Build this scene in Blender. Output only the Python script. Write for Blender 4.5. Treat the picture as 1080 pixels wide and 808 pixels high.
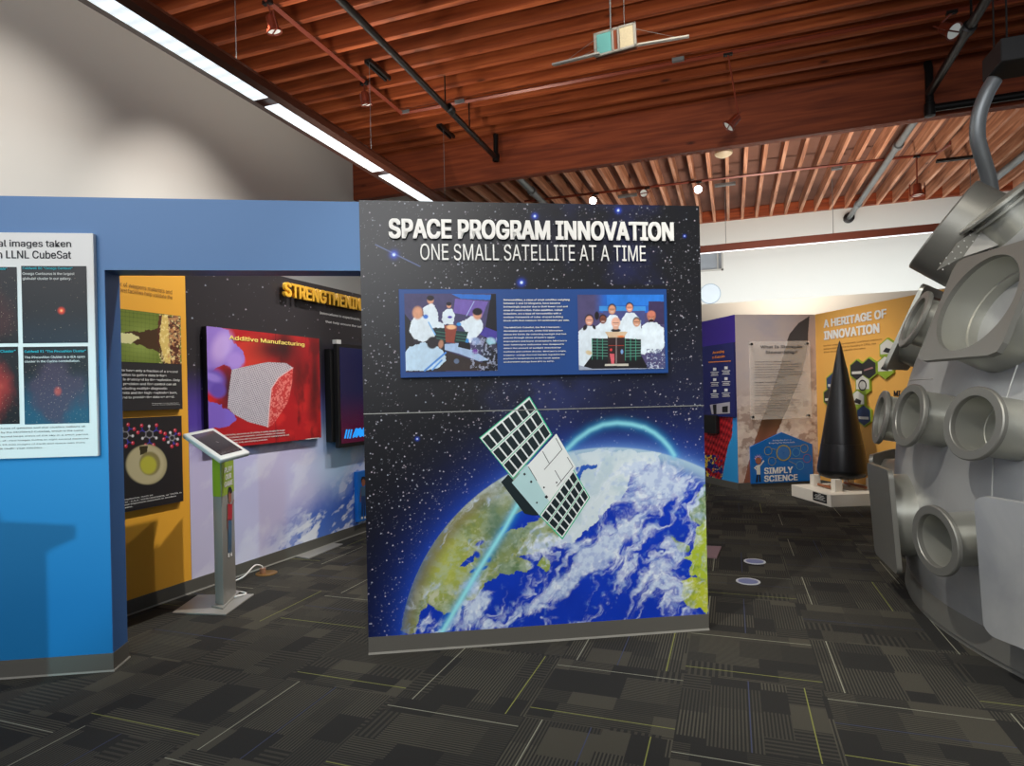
import bpy, bmesh, math, random
import numpy as np
from mathutils import Vector, Matrix
from math import radians as rad, sin, cos, pi
C = bpy.context.scene.collection
for o in list(bpy.data.objects): bpy.data.objects.remove(o)
# ------------------------------------------------------------ camera
F, CX, CY, RO, TH, HC = 660., 540., 416.5, .022, rad(19.4), 1.43
cam = bpy.data.cameras.new('camera'); cam.sensor_width = 36; cam.lens = 36 * F / 1080
cam.shift_y = (CY - 404) / 1080; cam.clip_start = .05
co = bpy.data.objects.new('camera', cam); C.objects.link(co)
FWD = Vector((-sin(TH), cos(TH), 0)); RT = Vector((cos(TH), sin(TH), 0)); UP = Vector((0, 0, 1))
rt2 = RT * cos(RO) - UP * sin(RO); up2 = UP * cos(RO) + RT * sin(RO)
M = Matrix.Identity(4)
for i in range(3): M[i][0] = rt2[i]; M[i][1] = up2[i]; M[i][2] = -FWD[i]; M[i][3] = (0, 0, HC)[i]
co.matrix_world = M
# the shift follows the rolled frame
bpy.context.scene.camera = co
sc = bpy.context.scene
sc.view_settings.view_transform = 'Standard'; sc.view_settings.look = 'None'
sc.view_settings.exposure = 0.0; sc.view_settings.gamma = 1; sc.view_settings.use_curve_mapping = False
# ------------------------------------------------------------ world and lights
w = bpy.data.worlds.new('world'); sc.world = w; w.use_nodes = True
w.node_tree.nodes['Background'].inputs[0].default_value = (.86, .92, 1, 1)
w.node_tree.nodes['Background'].inputs[1].default_value = .36

def area(name, loc, tgt, sx, sy, power, col=(1, 1, 1)):
    l = bpy.data.lights.new(name, 'AREA'); l.shape = 'RECTANGLE'; l.size = sx; l.size_y = sy; l.energy = power; l.color = col
    o = bpy.data.objects.new(name, l); C.objects.link(o); o.location = loc
    o.rotation_euler = (Vector(tgt) - Vector(loc)).to_track_quat('-Z', 'Y').to_euler(); return o

def spot(name, loc, tgt, power, ang, blend=.5, col=(1, .93, .82), size=.06):
    l = bpy.data.lights.new(name, 'SPOT'); l.energy = power; l.spot_size = rad(ang); l.spot_blend = blend; l.color = col; l.shadow_soft_size = size
    o = bpy.data.objects.new(name, l); C.objects.link(o); o.location = loc
    o.rotation_euler = (Vector(tgt) - Vector(loc)).to_track_quat('-Z', 'Y').to_euler(); return o

area('room_fill', (-1.5, -3.0, 4.4), (-1, 4, 1.0), 7, 3, 330, (.97, .98, 1))  # unseen soft fill added high behind the camera, not a room fixture
area('fixture_downlight', (-4.7, 5.6, 4.60), (-4.7, 5.6, 0), .2, 8, 150, (.92, .97, 1))
area('fixture_uplight', (-4.7, 6.2, 4.90), (-4.7, 6.2, 9), .2, 7, 45, (1, .9, .8))
area('far_fixture_downlight', (2, 15.6, 4.66), (2, 18, 1.8), 9, .15, 200, (.9, .96, 1))
area('partition_uplight', (2, 15.45, 3.2), (2, 18.5, 4.0), 9, .2, 130, (.88, .95, 1))
spot('spot_on_satellite_wall', (0.3, -.2, 5.6), (-1.0, 3.5, 1.2), 620, 40, .8)
spot('spot_glancing', (-4.6, 1.0, 5.4), (-1.7, 3.1, 1.5), 110, 34, .9, (1, .96, .9))
spot('spot_left_wall', (-5.0, 3.9, 5.8), (-7.1, 4.6, 3.4), 260, 80, 1, (1, .93, .88))
spot('spot_left_wall_low', (-5.0, 5.9, 5.8), (-7.1, 6.8, 3.3), 330, 70, 1, (1, .92, .87))
spot('cyan_wall_light', (-1.6, -1.2, 1.6), (-3.8, 2.1, 1.0), 300, 38, .6, (.30, .85, 1), .02)
spot('spot_posters', (-1.2, 4.6, 5.4), (-3.85, 3.7, 1.5), 900, 44, .7, (1, .95, .88))
spot('spot_mural', (-1.0, 6.6, 5.4), (-3.75, 5.3, 1.2), 430, 50, .7, (1, .97, .95))
spot('spot_chamber', (-1.6, .6, 5.5), (1.6, 3.6, 1.05), 760, 50, .8, (1, .95, .86))
spot('spot_chamber_side', (2.4, 1.2, 5.7), (1.6, 3.9, 1.3), 220, 60, .8, (1, .96, .88))
spot('spot_cone', (-1.0, 6.2, 5.5), (1.3, 9.4, .9), 560, 34, .7, (1, .93, .82))
spot('spot_heritage', (-.66, 7.0, 5.7), (.7, 9.6, 1.1), 330, 40, .7, (1, .93, .85))
spot('spot_beam', (.3, 3.0, 3.7), (-1.2, 9.0, 6.1), 520, 62, 1, (1, .86, .68), .12)
spot('wall_top_uplight', (-3.75, 7.4, 2.75), (-3.4, 7.6, 6.15), 330, 130, .9, (1, .88, .74), .05)
spot('partition_fill', (1.6, 11.4, 4.2), (1.6, 14.9, 2.6), 170, 120, 1)  # unseen wide light added to brighten the partition, no fixture here
spot('far_joist_bounce_fill', (1.2, 13.0, 2.4), (1.2, 14.6, 6.15), 800, 140, .9, (1, .88, .76), .5)  # added upward light standing in for bounce onto the far joists

# ------------------------------------------------------------ projecting helpers
O = np.array([0, 0, HC]); NF = np.array(FWD); NR = np.array(RT)
def ray(px, py):
    u = (px - CX) / F; v = (CY - py) / F
    a = u * cos(RO) + v * sin(RO); b = v * cos(RO) - u * sin(RO)
    return NF + a * NR + np.array([0, 0, b])
def atz(px, py, z): r = ray(px, py); return Vector(O + r * (z - HC) / r[2])
def atd(px, py, d): return Vector(O + ray(px, py) * d)
def atX(px, py, X): r = ray(px, py); return Vector(O + r * X / r[0])
def atY(px, py, Y): r = ray(px, py); return Vector(O + r * Y / r[1])

class Frame:
    """a vertical wall plane: origin on the floor, direction e (to the right), normal n towards the viewer"""
    def __init__(s, p, q):
        s.p = Vector((p[0], p[1], 0)); d = Vector((q[0], q[1], 0)) - s.p; s.len = d.length
        s.e = d.normalized(); s.n = Vector((s.e.y, -s.e.x, 0)); s.u = Vector((0, 0, 1))
    def at(s, a, z, off=0): return s.p + s.e * a + s.u * z + s.n * off
    def sz(s, px, py, off=0):
        r = Vector(ray(px, py)); o = Vector(O); p = s.p + s.n * off
        h = o + r * ((p - o).dot(s.n) / r.dot(s.n)); return (h - p).dot(s.e), h.z
    def mat(s, a, z, off=0):
        m = Matrix.Identity(4)
        for i in range(3): m[i][0] = s.e[i]; m[i][1] = s.u[i]; m[i][2] = s.n[i]; m[i][3] = s.at(a, z, off)[i]
        return m
class TiltFrame(Frame):
    def __init__(s, p, e, u):
        s.p = Vector(p); s.e = Vector(e).normalized(); u = Vector(u); s.n = s.e.cross(u).normalized(); s.u = s.n.cross(s.e)
    def sz(s, px, py, off=0):
        r = Vector(ray(px, py)); o = Vector(O); p = s.p + s.n * off
        h = o + r * ((p - o).dot(s.n) / r.dot(s.n)); return (h - p).dot(s.e), (h - p).dot(s.u)

# ------------------------------------------------------------ object helpers
def thing(name, label, cat, loc=(0, 0, 0), group=None):
    o = bpy.data.objects.new(name, None); C.objects.link(o); o.location = loc; o.empty_display_size = .1
    o['label'] = label; o['category'] = cat
    if group: o['group'] = group
    return o
def tag(o, label, cat, group=None):
    o['label'] = label; o['category'] = cat
    if group: o['group'] = group
    return o
def link(name, me, m, parent=None, smooth=False):
    me.materials.append(m)
    if smooth:
        for p in me.polygons: p.use_smooth = True
    o = bpy.data.objects.new(name, me); C.objects.link(o)
    if parent:
        o.parent = parent; o.matrix_parent_inverse = Matrix.Translation(-wloc(parent))
    return o
def wloc(o):
    v = Vector((0, 0, 0))
    if o.type == 'EMPTY': return Vector(o.location)
    if o.parent: return Vector((0, 0, 0))
    return Vector(o.location)
def obj(name, bm, m, parent=None, smooth=False, angle=None):
    bmesh.ops.recalc_face_normals(bm, faces=bm.faces)
    me = bpy.data.meshes.new(name); bm.to_mesh(me); bm.free()
    o = link(name, me, m, parent, smooth)
    if smooth and angle: me.set_sharp_from_angle(angle=rad(angle))
    return o
def sub(name, bm, m, parent, smooth=False, angle=None):      # a part of a part: identity transforms throughout
    o = obj(name, bm, m, None, smooth, angle); o.parent = parent
    return o
def struct(o): o['kind'] = 'structure'; return o
def BM(): return bmesh.new()
def quadbox(bm, pts, h):                # pts: 4 base points, h: extrusion vector
    a = [bm.verts.new(p) for p in pts]; b = [bm.verts.new(Vector(p) + Vector(h)) for p in pts]
    bm.faces.new(a); bm.faces.new(b[::-1]); n = len(a)
    for i in range(n): bm.faces.new((a[i], b[i], b[(i + 1) % n], a[(i + 1) % n]))
    return bm
def box(bm, x0, x1, y0, y1, z0, z1):
    return quadbox(bm, [(x0, y0, z0), (x1, y0, z0), (x1, y1, z0), (x0, y1, z0)], (0, 0, z1 - z0))
def fbox(bm, f, a0, a1, z0, z1, o0, o1):    # box in a wall frame
    return quadbox(bm, [f.at(a0, z0, o0), f.at(a1, z0, o0), f.at(a1, z1, o0), f.at(a0, z1, o0)], f.n * (o1 - o0))
def bevel(bm, w, seg=2):
    bmesh.ops.bevel(bm, geom=list(bm.edges), offset=w, segments=seg, affect='EDGES', profile=.5); return bm
def axes(n):
    n = Vector(n).normalized(); u = Vector((0, 0, 1)).cross(n)
    if u.length < 1e-4: u = Vector((1, 0, 0))
    u.normalize(); return n, u, n.cross(u)
def lathe(bm, c, n, prof, seg=40, cap0=False, cap1=False):   # prof: list of (radius, height along n)
    n, u, v = axes(n); c = Vector(c); rings = []
    for r, h in prof:
        rings.append([bm.verts.new(c + n * h + (u * cos(2 * pi * k / seg) + v * sin(2 * pi * k / seg)) * r) for k in range(seg)])
    for A, B in zip(rings, rings[1:]):
        for k in range(seg): bm.faces.new((A[k], A[(k + 1) % seg], B[(k + 1) % seg], B[k]))
    if cap0: bm.faces.new(rings[0][::-1])
    if cap1: bm.faces.new(rings[-1])
    return bm
def tube(bm, pts, r, seg=12, caps=True):
    pts = [Vector(p) for p in pts]; rings = []; n0 = None
    for i, p in enumerate(pts):
        t = (pts[min(i + 1, len(pts) - 1)] - pts[max(i - 1, 0)]).normalized()
        if n0 is None: _, u, v = axes(t)
        else:
            u = (u - t * u.dot(t)).normalized(); v = t.cross(u)
        n0 = t; rr = r[i] if isinstance(r, (list, tuple)) else r
        rings.append([bm.verts.new(p + (u * cos(2 * pi * k / seg) + v * sin(2 * pi * k / seg)) * rr) for k in range(seg)])
    for A, B in zip(rings, rings[1:]):
        for k in range(seg): bm.faces.new((A[k], A[(k + 1) % seg], B[(k + 1) % seg], B[k]))
    if caps: bm.faces.new(rings[0][::-1]); bm.faces.new(rings[-1])
    return bm
def smoothpath(P, n=8):
    P = [Vector(p) for p in P]; out = []
    for i in range(len(P) - 1):
        a, b, c, d = P[max(i - 1, 0)], P[i], P[i + 1], P[min(i + 2, len(P) - 1)]
        for k in range(n):
            t = k / n; out.append(.5 * ((2 * b) + (c - a) * t + (2 * a - 5 * b + 4 * c - d) * t * t + (3 * b - a - 3 * c + d) * t ** 3))
    return out + [P[-1]]

# ------------------------------------------------------------ materials
def s2l(c): return tuple(((x / 255 + .055) / 1.055) ** 2.4 if x > 10 else x / 255 / 12.92 for x in c)
def nm(name, rough=.6, metal=0., spec=.5):
    m = bpy.data.materials.new(name); m.use_nodes = True; b = m.node_tree.nodes['Principled BSDF']
    b.inputs['Roughness'].default_value = rough; b.inputs['Metallic'].default_value = metal; b.inputs['Specular IOR Level'].default_value = spec
    return m, m.node_tree.nodes, m.node_tree.links, b
def mat(name, col, rough=.6, metal=0., spec=.5, var=.06, scale=6., bump=0.):
    m, N, L, b = nm(name, rough, metal, spec)
    g = N.new('ShaderNodeNewGeometry'); n = N.new('ShaderNodeTexNoise'); n.inputs['Scale'].default_value = scale; n.inputs['Detail'].default_value = 4
    L.new(g.outputs['Position'], n.inputs['Vector'])
    r = N.new('ShaderNodeMix'); r.data_type = 'RGBA'; L.new(n.outputs['Fac'], r.inputs['Factor'])
    c = s2l(col); r.inputs['A'].default_value = (*[x * (1 - var) for x in c], 1); r.inputs['B'].default_value = (*[min(1, x * (1 + var)) for x in c], 1)
    L.new(r.outputs['Result'], b.inputs['Base Color'])
    if bump:
        bp = N.new('ShaderNodeBump'); bp.inputs['Strength'].default_value = bump; n2 = N.new('ShaderNodeTexNoise'); n2.inputs['Scale'].default_value = 60
        L.new(g.outputs['Position'], n2.inputs['Vector']); L.new(n2.outputs['Fac'], bp.inputs['Height']); L.new(bp.outputs['Normal'], b.inputs['Normal'])
    return m
def emis(name, col, st):
    m, N, L, b = nm(name); c = s2l(col); b.inputs['Base Color'].default_value = (*c, 1); b.inputs['Emission Color'].default_value = (*c, 1); b.inputs['Emission Strength'].default_value = st
    return m
def art_mat(name, rough=.4, spec=.4, emit=0):
    m, N, L, b = nm(name, rough, 0, spec); a = N.new('ShaderNodeAttribute'); a.attribute_name = 'print'
    L.new(a.outputs['Color'], b.inputs['Base Color'])
    if emit: L.new(a.outputs['Color'], b.inputs['Emission Color']); b.inputs['Emission Strength'].default_value = emit
    return m
def wood(name, c0, c1, c2, axis, rough=.55, blocks=True):
    m, N, L, b = nm(name, rough, 0, .35)
    g = N.new('ShaderNodeNewGeometry'); oi = N.new('ShaderNodeObjectInfo')
    mp = N.new('ShaderNodeMapping'); sc_ = [9, 9, 9]; sc_[axis] = .55; mp.inputs['Scale'].default_value = sc_
    ad = N.new('ShaderNodeVectorMath'); ad.operation = 'ADD'; mu = N.new('ShaderNodeVectorMath'); mu.operation = 'SCALE'; mu.inputs['Scale'].default_value = 37
    cb = N.new('ShaderNodeCombineXYZ')
    for k in range(3): L.new(oi.outputs['Random'], cb.inputs[k])
    L.new(cb.outputs[0], mu.inputs[0]); L.new(g.outputs['Position'], ad.inputs[0]); L.new(mu.outputs[0], ad.inputs[1]); L.new(ad.outputs[0], mp.inputs['Vector'])
    n = N.new('ShaderNodeTexNoise'); n.inputs['Scale'].default_value = 1.6; n.inputs['Detail'].default_value = 8; n.inputs['Distortion'].default_value = .6; L.new(mp.outputs[0], n.inputs['Vector'])
    cr = N.new('ShaderNodeValToRGB'); e = cr.color_ramp.elements
    e[0].position = .3; e[0].color = (*s2l(c0), 1); e[1].position = .72; e[1].color = (*s2l(c2), 1)
    k = e.new(.5); k.color = (*s2l(c1), 1); L.new(n.outputs['Fac'], cr.inputs[0])
    # knots
    v = N.new('ShaderNodeTexVoronoi'); v.inputs['Scale'].default_value = .9; mp2 = N.new('ShaderNodeMapping'); s3 = [3, 3, 3]; s3[axis] = 1.1; mp2.inputs['Scale'].default_value = s3
    L.new(ad.outputs[0], mp2.inputs['Vector']); L.new(mp2.outputs[0], v.inputs['Vector'])
    kr = N.new('ShaderNodeValToRGB'); kr.color_ramp.elements[0].position = .03; kr.color_ramp.elements[0].color = (.25, .2, .18, 1); kr.color_ramp.elements[1].position = .10; kr.color_ramp.elements[1].color = (1, 1, 1, 1)
    L.new(v.outputs['Distance'], kr.inputs[0])
    mx = N.new('ShaderNodeMix'); mx.data_type = 'RGBA'; mx.blend_type = 'MULTIPLY'; mx.inputs['Factor'].default_value = 1
    L.new(cr.outputs[0], mx.inputs['A']); L.new(kr.outputs[0], mx.inputs['B'])
    hv = N.new('ShaderNodeHueSaturation'); mr = N.new('ShaderNodeMapRange'); mr.inputs['To Min'].default_value = .75; mr.inputs['To Max'].default_value = 1.2
    L.new(oi.outputs['Random'], mr.inputs[0]); L.new(mr.outputs[0], hv.inputs['Value']); L.new(mx.outputs['Result'], hv.inputs['Color']); L.new(hv.outputs[0], b.inputs['Base Color'])
    return m
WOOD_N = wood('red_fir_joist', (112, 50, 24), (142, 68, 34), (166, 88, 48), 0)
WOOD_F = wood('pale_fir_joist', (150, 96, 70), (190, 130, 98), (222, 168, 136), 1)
WOOD_B = wood('glulam_beam_wood', (106, 46, 24), (132, 60, 31), (158, 78, 42), 0)
WOOD_S = mat('roof_sheathing', (120, 84, 70), .9, var=.25, scale=3)
WOOD_P = mat('stained_trim_wood', (92, 40, 22), .45, var=.2, scale=5)
WHITE = mat('white_painted_plaster', (205, 203, 195), .9, var=.015, scale=2)
GREYW = mat('warm_grey_wall_paint', (176, 172, 163), .9, var=.02)
BLUE = mat('blue_wall_paint', (58, 110, 168), .55, var=.02)
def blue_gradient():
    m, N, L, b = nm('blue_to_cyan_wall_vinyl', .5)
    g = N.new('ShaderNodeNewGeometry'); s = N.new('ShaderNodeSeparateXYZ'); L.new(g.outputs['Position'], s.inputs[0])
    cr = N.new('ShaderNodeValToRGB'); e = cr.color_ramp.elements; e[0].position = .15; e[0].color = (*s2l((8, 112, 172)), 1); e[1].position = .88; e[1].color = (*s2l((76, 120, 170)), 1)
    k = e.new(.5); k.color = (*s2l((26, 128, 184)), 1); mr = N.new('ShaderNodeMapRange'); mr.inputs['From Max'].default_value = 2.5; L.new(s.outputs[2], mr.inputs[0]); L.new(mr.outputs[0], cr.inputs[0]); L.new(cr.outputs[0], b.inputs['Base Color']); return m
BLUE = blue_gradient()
BLUED = mat('blue_jamb_paint', (52, 92, 146), .55, var=.02)
COVE = mat('dark_grey_vinyl_cove_base', (86, 84, 78), .5, var=.03)
COVEL = mat('pale_vinyl_lip', (150, 148, 140), .5)
BLACK = mat('black_paint', (16, 16, 17), .55, var=.1)
BLACKM = mat('black_steel_pipe', (34, 32, 31), .38, .5, var=.15)
GREYP = mat('galvanised_conduit', (132, 136, 138), .42, .6, var=.1)
RUST = mat('rust_brown_track_enamel', (116, 48, 30), .4, .1, var=.1)
SILV = mat('silver_painted_steel', (156, 154, 148), .42, .35, var=.03)
STEEL = mat('brushed_plate_metal', (165, 165, 160), .4, .7, var=.08)
BRASS = mat('brass_floor_plate', (170, 130, 72), .35, .8)
WHITEP = mat('white_plastic', (222, 222, 218), .4, var=.02)
LAMPG = emis('lamp_glass', (205, 210, 205), .25)
LAMPON = emis('lit_lamp_face', (255, 250, 240), 22)
LENS = emis('light_lens', (236, 246, 255), 1.15)
YEL = mat('yellow_orange_print', (232, 168, 52), .5, var=.02)
YEL2 = mat('ochre_print', (226, 170, 84), .55, var=.02)
WTXT = mat('white_lettering_ink', (228, 228, 224), .5, var=.01)
BTXT = mat('black_lettering_ink', (22, 22, 30), .6, var=.01)
GTXT = mat('grey_lettering_ink', (105, 108, 116), .6, var=.01)
GOLD = mat('gold_lettering', (226, 172, 50), .45, var=.03)
PYEL = mat('pale_yellow_lettering', (250, 226, 120), .5, var=.01)
CYAN = mat('cyan_lettering_ink', (30, 190, 205), .5, var=.01)
BROWNT = mat('brown_lettering_ink', (120, 82, 30), .6)
ART = art_mat('printed_artwork'); ARTM = art_mat('satin_printed_artwork', .33, .5)
SCREEN = art_mat('lit_screen_picture', .2, .5, .7)
# chamber alloy
def alloy():
    m, N, L, b = nm('cast_aluminium_plate', .42, .35)
    g = N.new('ShaderNodeNewGeometry'); n = N.new('ShaderNodeTexNoise'); n.inputs['Scale'].default_value = 1.7; n.inputs['Detail'].default_value = 7; n.inputs['Distortion'].default_value = .8
    L.new(g.outputs['Position'], n.inputs['Vector'])
    cr = N.new('ShaderNodeValToRGB'); e = cr.color_ramp.elements; e[0].position = .3; e[0].color = (*s2l((140, 142, 144)), 1); e[1].position = .75; e[1].color = (*s2l((184, 184, 180)), 1)
    L.new(n.outputs['Fac'], cr.inputs[0]); L.new(cr.outputs[0], b.inputs['Base Color'])
    mr = N.new('ShaderNodeMapRange'); mr.inputs['To Min'].default_value = .32; mr.inputs['To Max'].default_value = .52; L.new(n.outputs['Fac'], mr.inputs[0]); L.new(mr.outputs[0], b.inputs['Roughness'])
    return m
ALLOY = alloy()
ALLOYW = mat('machined_aluminium', (176, 176, 166), .33, .68, var=.05, scale=3)
ALLOYD = mat('dull_dark_aluminium', (130, 129, 122), .42, .55, var=.06, scale=3)
WELD = mat('weld_seam', (196, 196, 190), .45, .5)
def carpet():
    m, N, L, b = nm('patterned_carpet_tiles', .95, 0, .15)
    def M_(op, a, bb=None, c=None):
        n = N.new('ShaderNodeMath'); n.operation = op
        for i, x in enumerate((a, bb, c)):
            if x is None: continue
            if isinstance(x, (int, float)): n.inputs[i].default_value = x
            else: L.new(x, n.inputs[i])
        return n.outputs[0]
    g = N.new('ShaderNodeNewGeometry'); s = N.new('ShaderNodeSeparateXYZ'); L.new(g.outputs['Position'], s.inputs[0])
    T = .6425
    tx = M_('DIVIDE', M_('SUBTRACT', s.outputs[0], .384), T); ty = M_('DIVIDE', M_('SUBTRACT', s.outputs[1], 3.27), T)
    ix = M_('FLOOR', tx); iy = M_('FLOOR', ty); fx = M_('SUBTRACT', tx, ix); fy = M_('SUBTRACT', ty, iy)
    par = M_('ABSOLUTE', M_('MODULO', M_('ADD', ix, iy), 2))        # 0: stripes along Y, 1: stripes along X
    def sel(a, bb): return M_('ADD', M_('MULTIPLY', a, M_('SUBTRACT', 1, par)), M_('MULTIPLY', bb, par))
    ac = sel(fx, M_('SUBTRACT', 1, fy)); al = sel(fy, fx)
    def wn(*v):
        c = N.new('ShaderNodeCombineXYZ')
        for i, x in enumerate(v): L.new(x, c.inputs[i]) if not isinstance(x, (int, float)) else setattr(c.inputs[i], 'default_value', x)
        n = N.new('ShaderNodeTexWhiteNoise'); n.noise_dimensions = '3D'; L.new(c.outputs[0], n.inputs['Vector']); return n.outputs['Value']
    tid = M_('ADD', M_('MULTIPLY', ix, 7.13), M_('MULTIPLY', iy, 3.71))
    # blocks of unequal size
    acw = M_('ADD', ac, M_('MULTIPLY', M_('SINE', M_('MULTIPLY', ac, 9)), .05)); bx = M_('FLOOR', M_('MULTIPLY', acw, 4))
    sh = wn(bx, tid, 2.5); by = M_('FLOOR', M_('ADD', M_('MULTIPLY', al, 3), sh)); k = wn(bx, by, tid)
    # fine stripes across
    st = M_('GREATER_THAN', M_('FRACT', M_('MULTIPLY', ac, 42)), .52)
    st2 = M_('GREATER_THAN', M_('FRACT', M_('MULTIPLY', al, 22)), .55)
    def lt(a, x): return M_('LESS_THAN', a, x)
    def gt(a, x): return M_('GREATER_THAN', a, x)
    isStripe = M_('MULTIPLY', gt(k, .18), lt(k, .76)); isT = gt(k, .88); isX = M_('MULTIPLY', gt(k, .76), lt(k, .88))
    amt = M_('ADD', M_('ADD', M_('MULTIPLY', M_('MULTIPLY', isStripe, st), M_('ADD', .3, M_('MULTIPLY', wn(k, 1.0, 2.0), .9))), M_('MULTIPLY', isT, .75)), M_('MULTIPLY', M_('MULTIPLY', isX, st2), .5))
    nz = N.new('ShaderNodeTexNoise'); nz.inputs['Scale'].default_value = 420; nz.inputs['Detail'].default_value = 2; L.new(g.outputs['Position'], nz.inputs['Vector'])
    amt = M_('MULTIPLY', amt, M_('ADD', .45, nz.outputs['Fac']))
    mx = N.new('ShaderNodeMix'); mx.data_type = 'RGBA'; mx.inputs['A'].default_value = (.0250, .0245, .0225, 1); mx.inputs['B'].default_value = (.075, .070, .053, 1); L.new(amt, mx.inputs['Factor'])
    prev = mx.outputs['Result']
    for pos, wd, col in ((.13, .004, (.26, .26, .20, 1)), (.47, .0035, (.05, .06, .11, 1)), (.86, .004, (.20, .21, .06, 1))):
        f = lt(M_('ABSOLUTE', M_('SUBTRACT', ac, pos)), wd)
        f = M_('MULTIPLY', f, gt(wn(tid, pos, 3.0), .45 if pos != .47 else .3))
        x = N.new('ShaderNodeMix'); x.data_type = 'RGBA'; L.new(f, x.inputs['Factor']); L.new(prev, x.inputs['A']); x.inputs['B'].default_value = col; prev = x.outputs['Result']
    mm = N.new('ShaderNodeMix'); mm.data_type = 'RGBA'; mm.blend_type = 'MULTIPLY'; mm.inputs['Factor'].default_value = 1
    gr = M_('ADD', .55, M_('MULTIPLY', nz.outputs['Fac'], .9)); cc = N.new('ShaderNodeCombineColor')
    for i in range(3): L.new(gr, cc.inputs[i])
    L.new(prev, mm.inputs['A']); L.new(cc.outputs[0], mm.inputs['B']); L.new(mm.outputs['Result'], b.inputs['Base Color'])
    bp = N.new('ShaderNodeBump'); bp.inputs['Strength'].default_value = .35; bp.inputs['Distance'].default_value = .003; L.new(nz.outputs['Fac'], bp.inputs['Height']); L.new(bp.outputs[0], b.inputs['Normal'])
    return m
CARPET = carpet()

# ------------------------------------------------------------ printed artwork: a fine mesh grid coloured per corner
def vnoise(x, y, seed):
    xi = np.floor(x).astype(np.int64); yi = np.floor(y).astype(np.int64); fx = x - xi; fy = y - yi
    def h(a, b):
        n = (a * 374761393 + b * 668265263 + seed * 974634777) & 0xffffffff
        n = ((n ^ (n >> 13)) * 1274126177) & 0xffffffff
        return ((n ^ (n >> 16)) & 0xffff) / 65535.
    u = fx * fx * (3 - 2 * fx); v = fy * fy * (3 - 2 * fy)
    return (h(xi, yi) * (1 - u) + h(xi + 1, yi) * u) * (1 - v) + (h(xi, yi + 1) * (1 - u) + h(xi + 1, yi + 1) * u) * v
def fbm(x, y, seed, o=5):
    t = 0; a = .5; s = 0
    for k in range(o): t = t + a * vnoise(x * 2 ** k, y * 2 ** k, seed + k * 17); s += a; a *= .55
    return t / s
def inpoly(X, Y, P):
    r = np.zeros(X.shape, bool); n = len(P)
    for i in range(n):
        x0, y0 = P[i]; x1, y1 = P[(i + 1) % n]
        if y0 == y1: continue
        r ^= ((y0 > Y) != (y1 > Y)) & (X < (x1 - x0) * (Y - y0) / (y1 - y0) + x0)
    return r
def sstep(a, b, x): t = np.clip((x - a) / (b - a), 0, 1); return t * t * (3 - 2 * t)
def segd(X, Y, P):
    d = np.full(X.shape, 1e9)
    for (x0, y0), (x1, y1) in zip(P, P[1:]):
        t = np.clip(((X - x0) * (x1 - x0) + (Y - y0) * (y1 - y0)) / ((x1 - x0) ** 2 + (y1 - y0) ** 2 + 1e-9), 0, 1)
        d = np.minimum(d, np.hypot(X - x0 - t * (x1 - x0), Y - y0 - t * (y1 - y0)))
    return d
FONT = None
try:
    FONT = bpy.data.fonts.load(bpy.utils.system_resource('DATAFILES', path='fonts') + '/Inter.woff2')
except Exception:
    FONT = None
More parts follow.
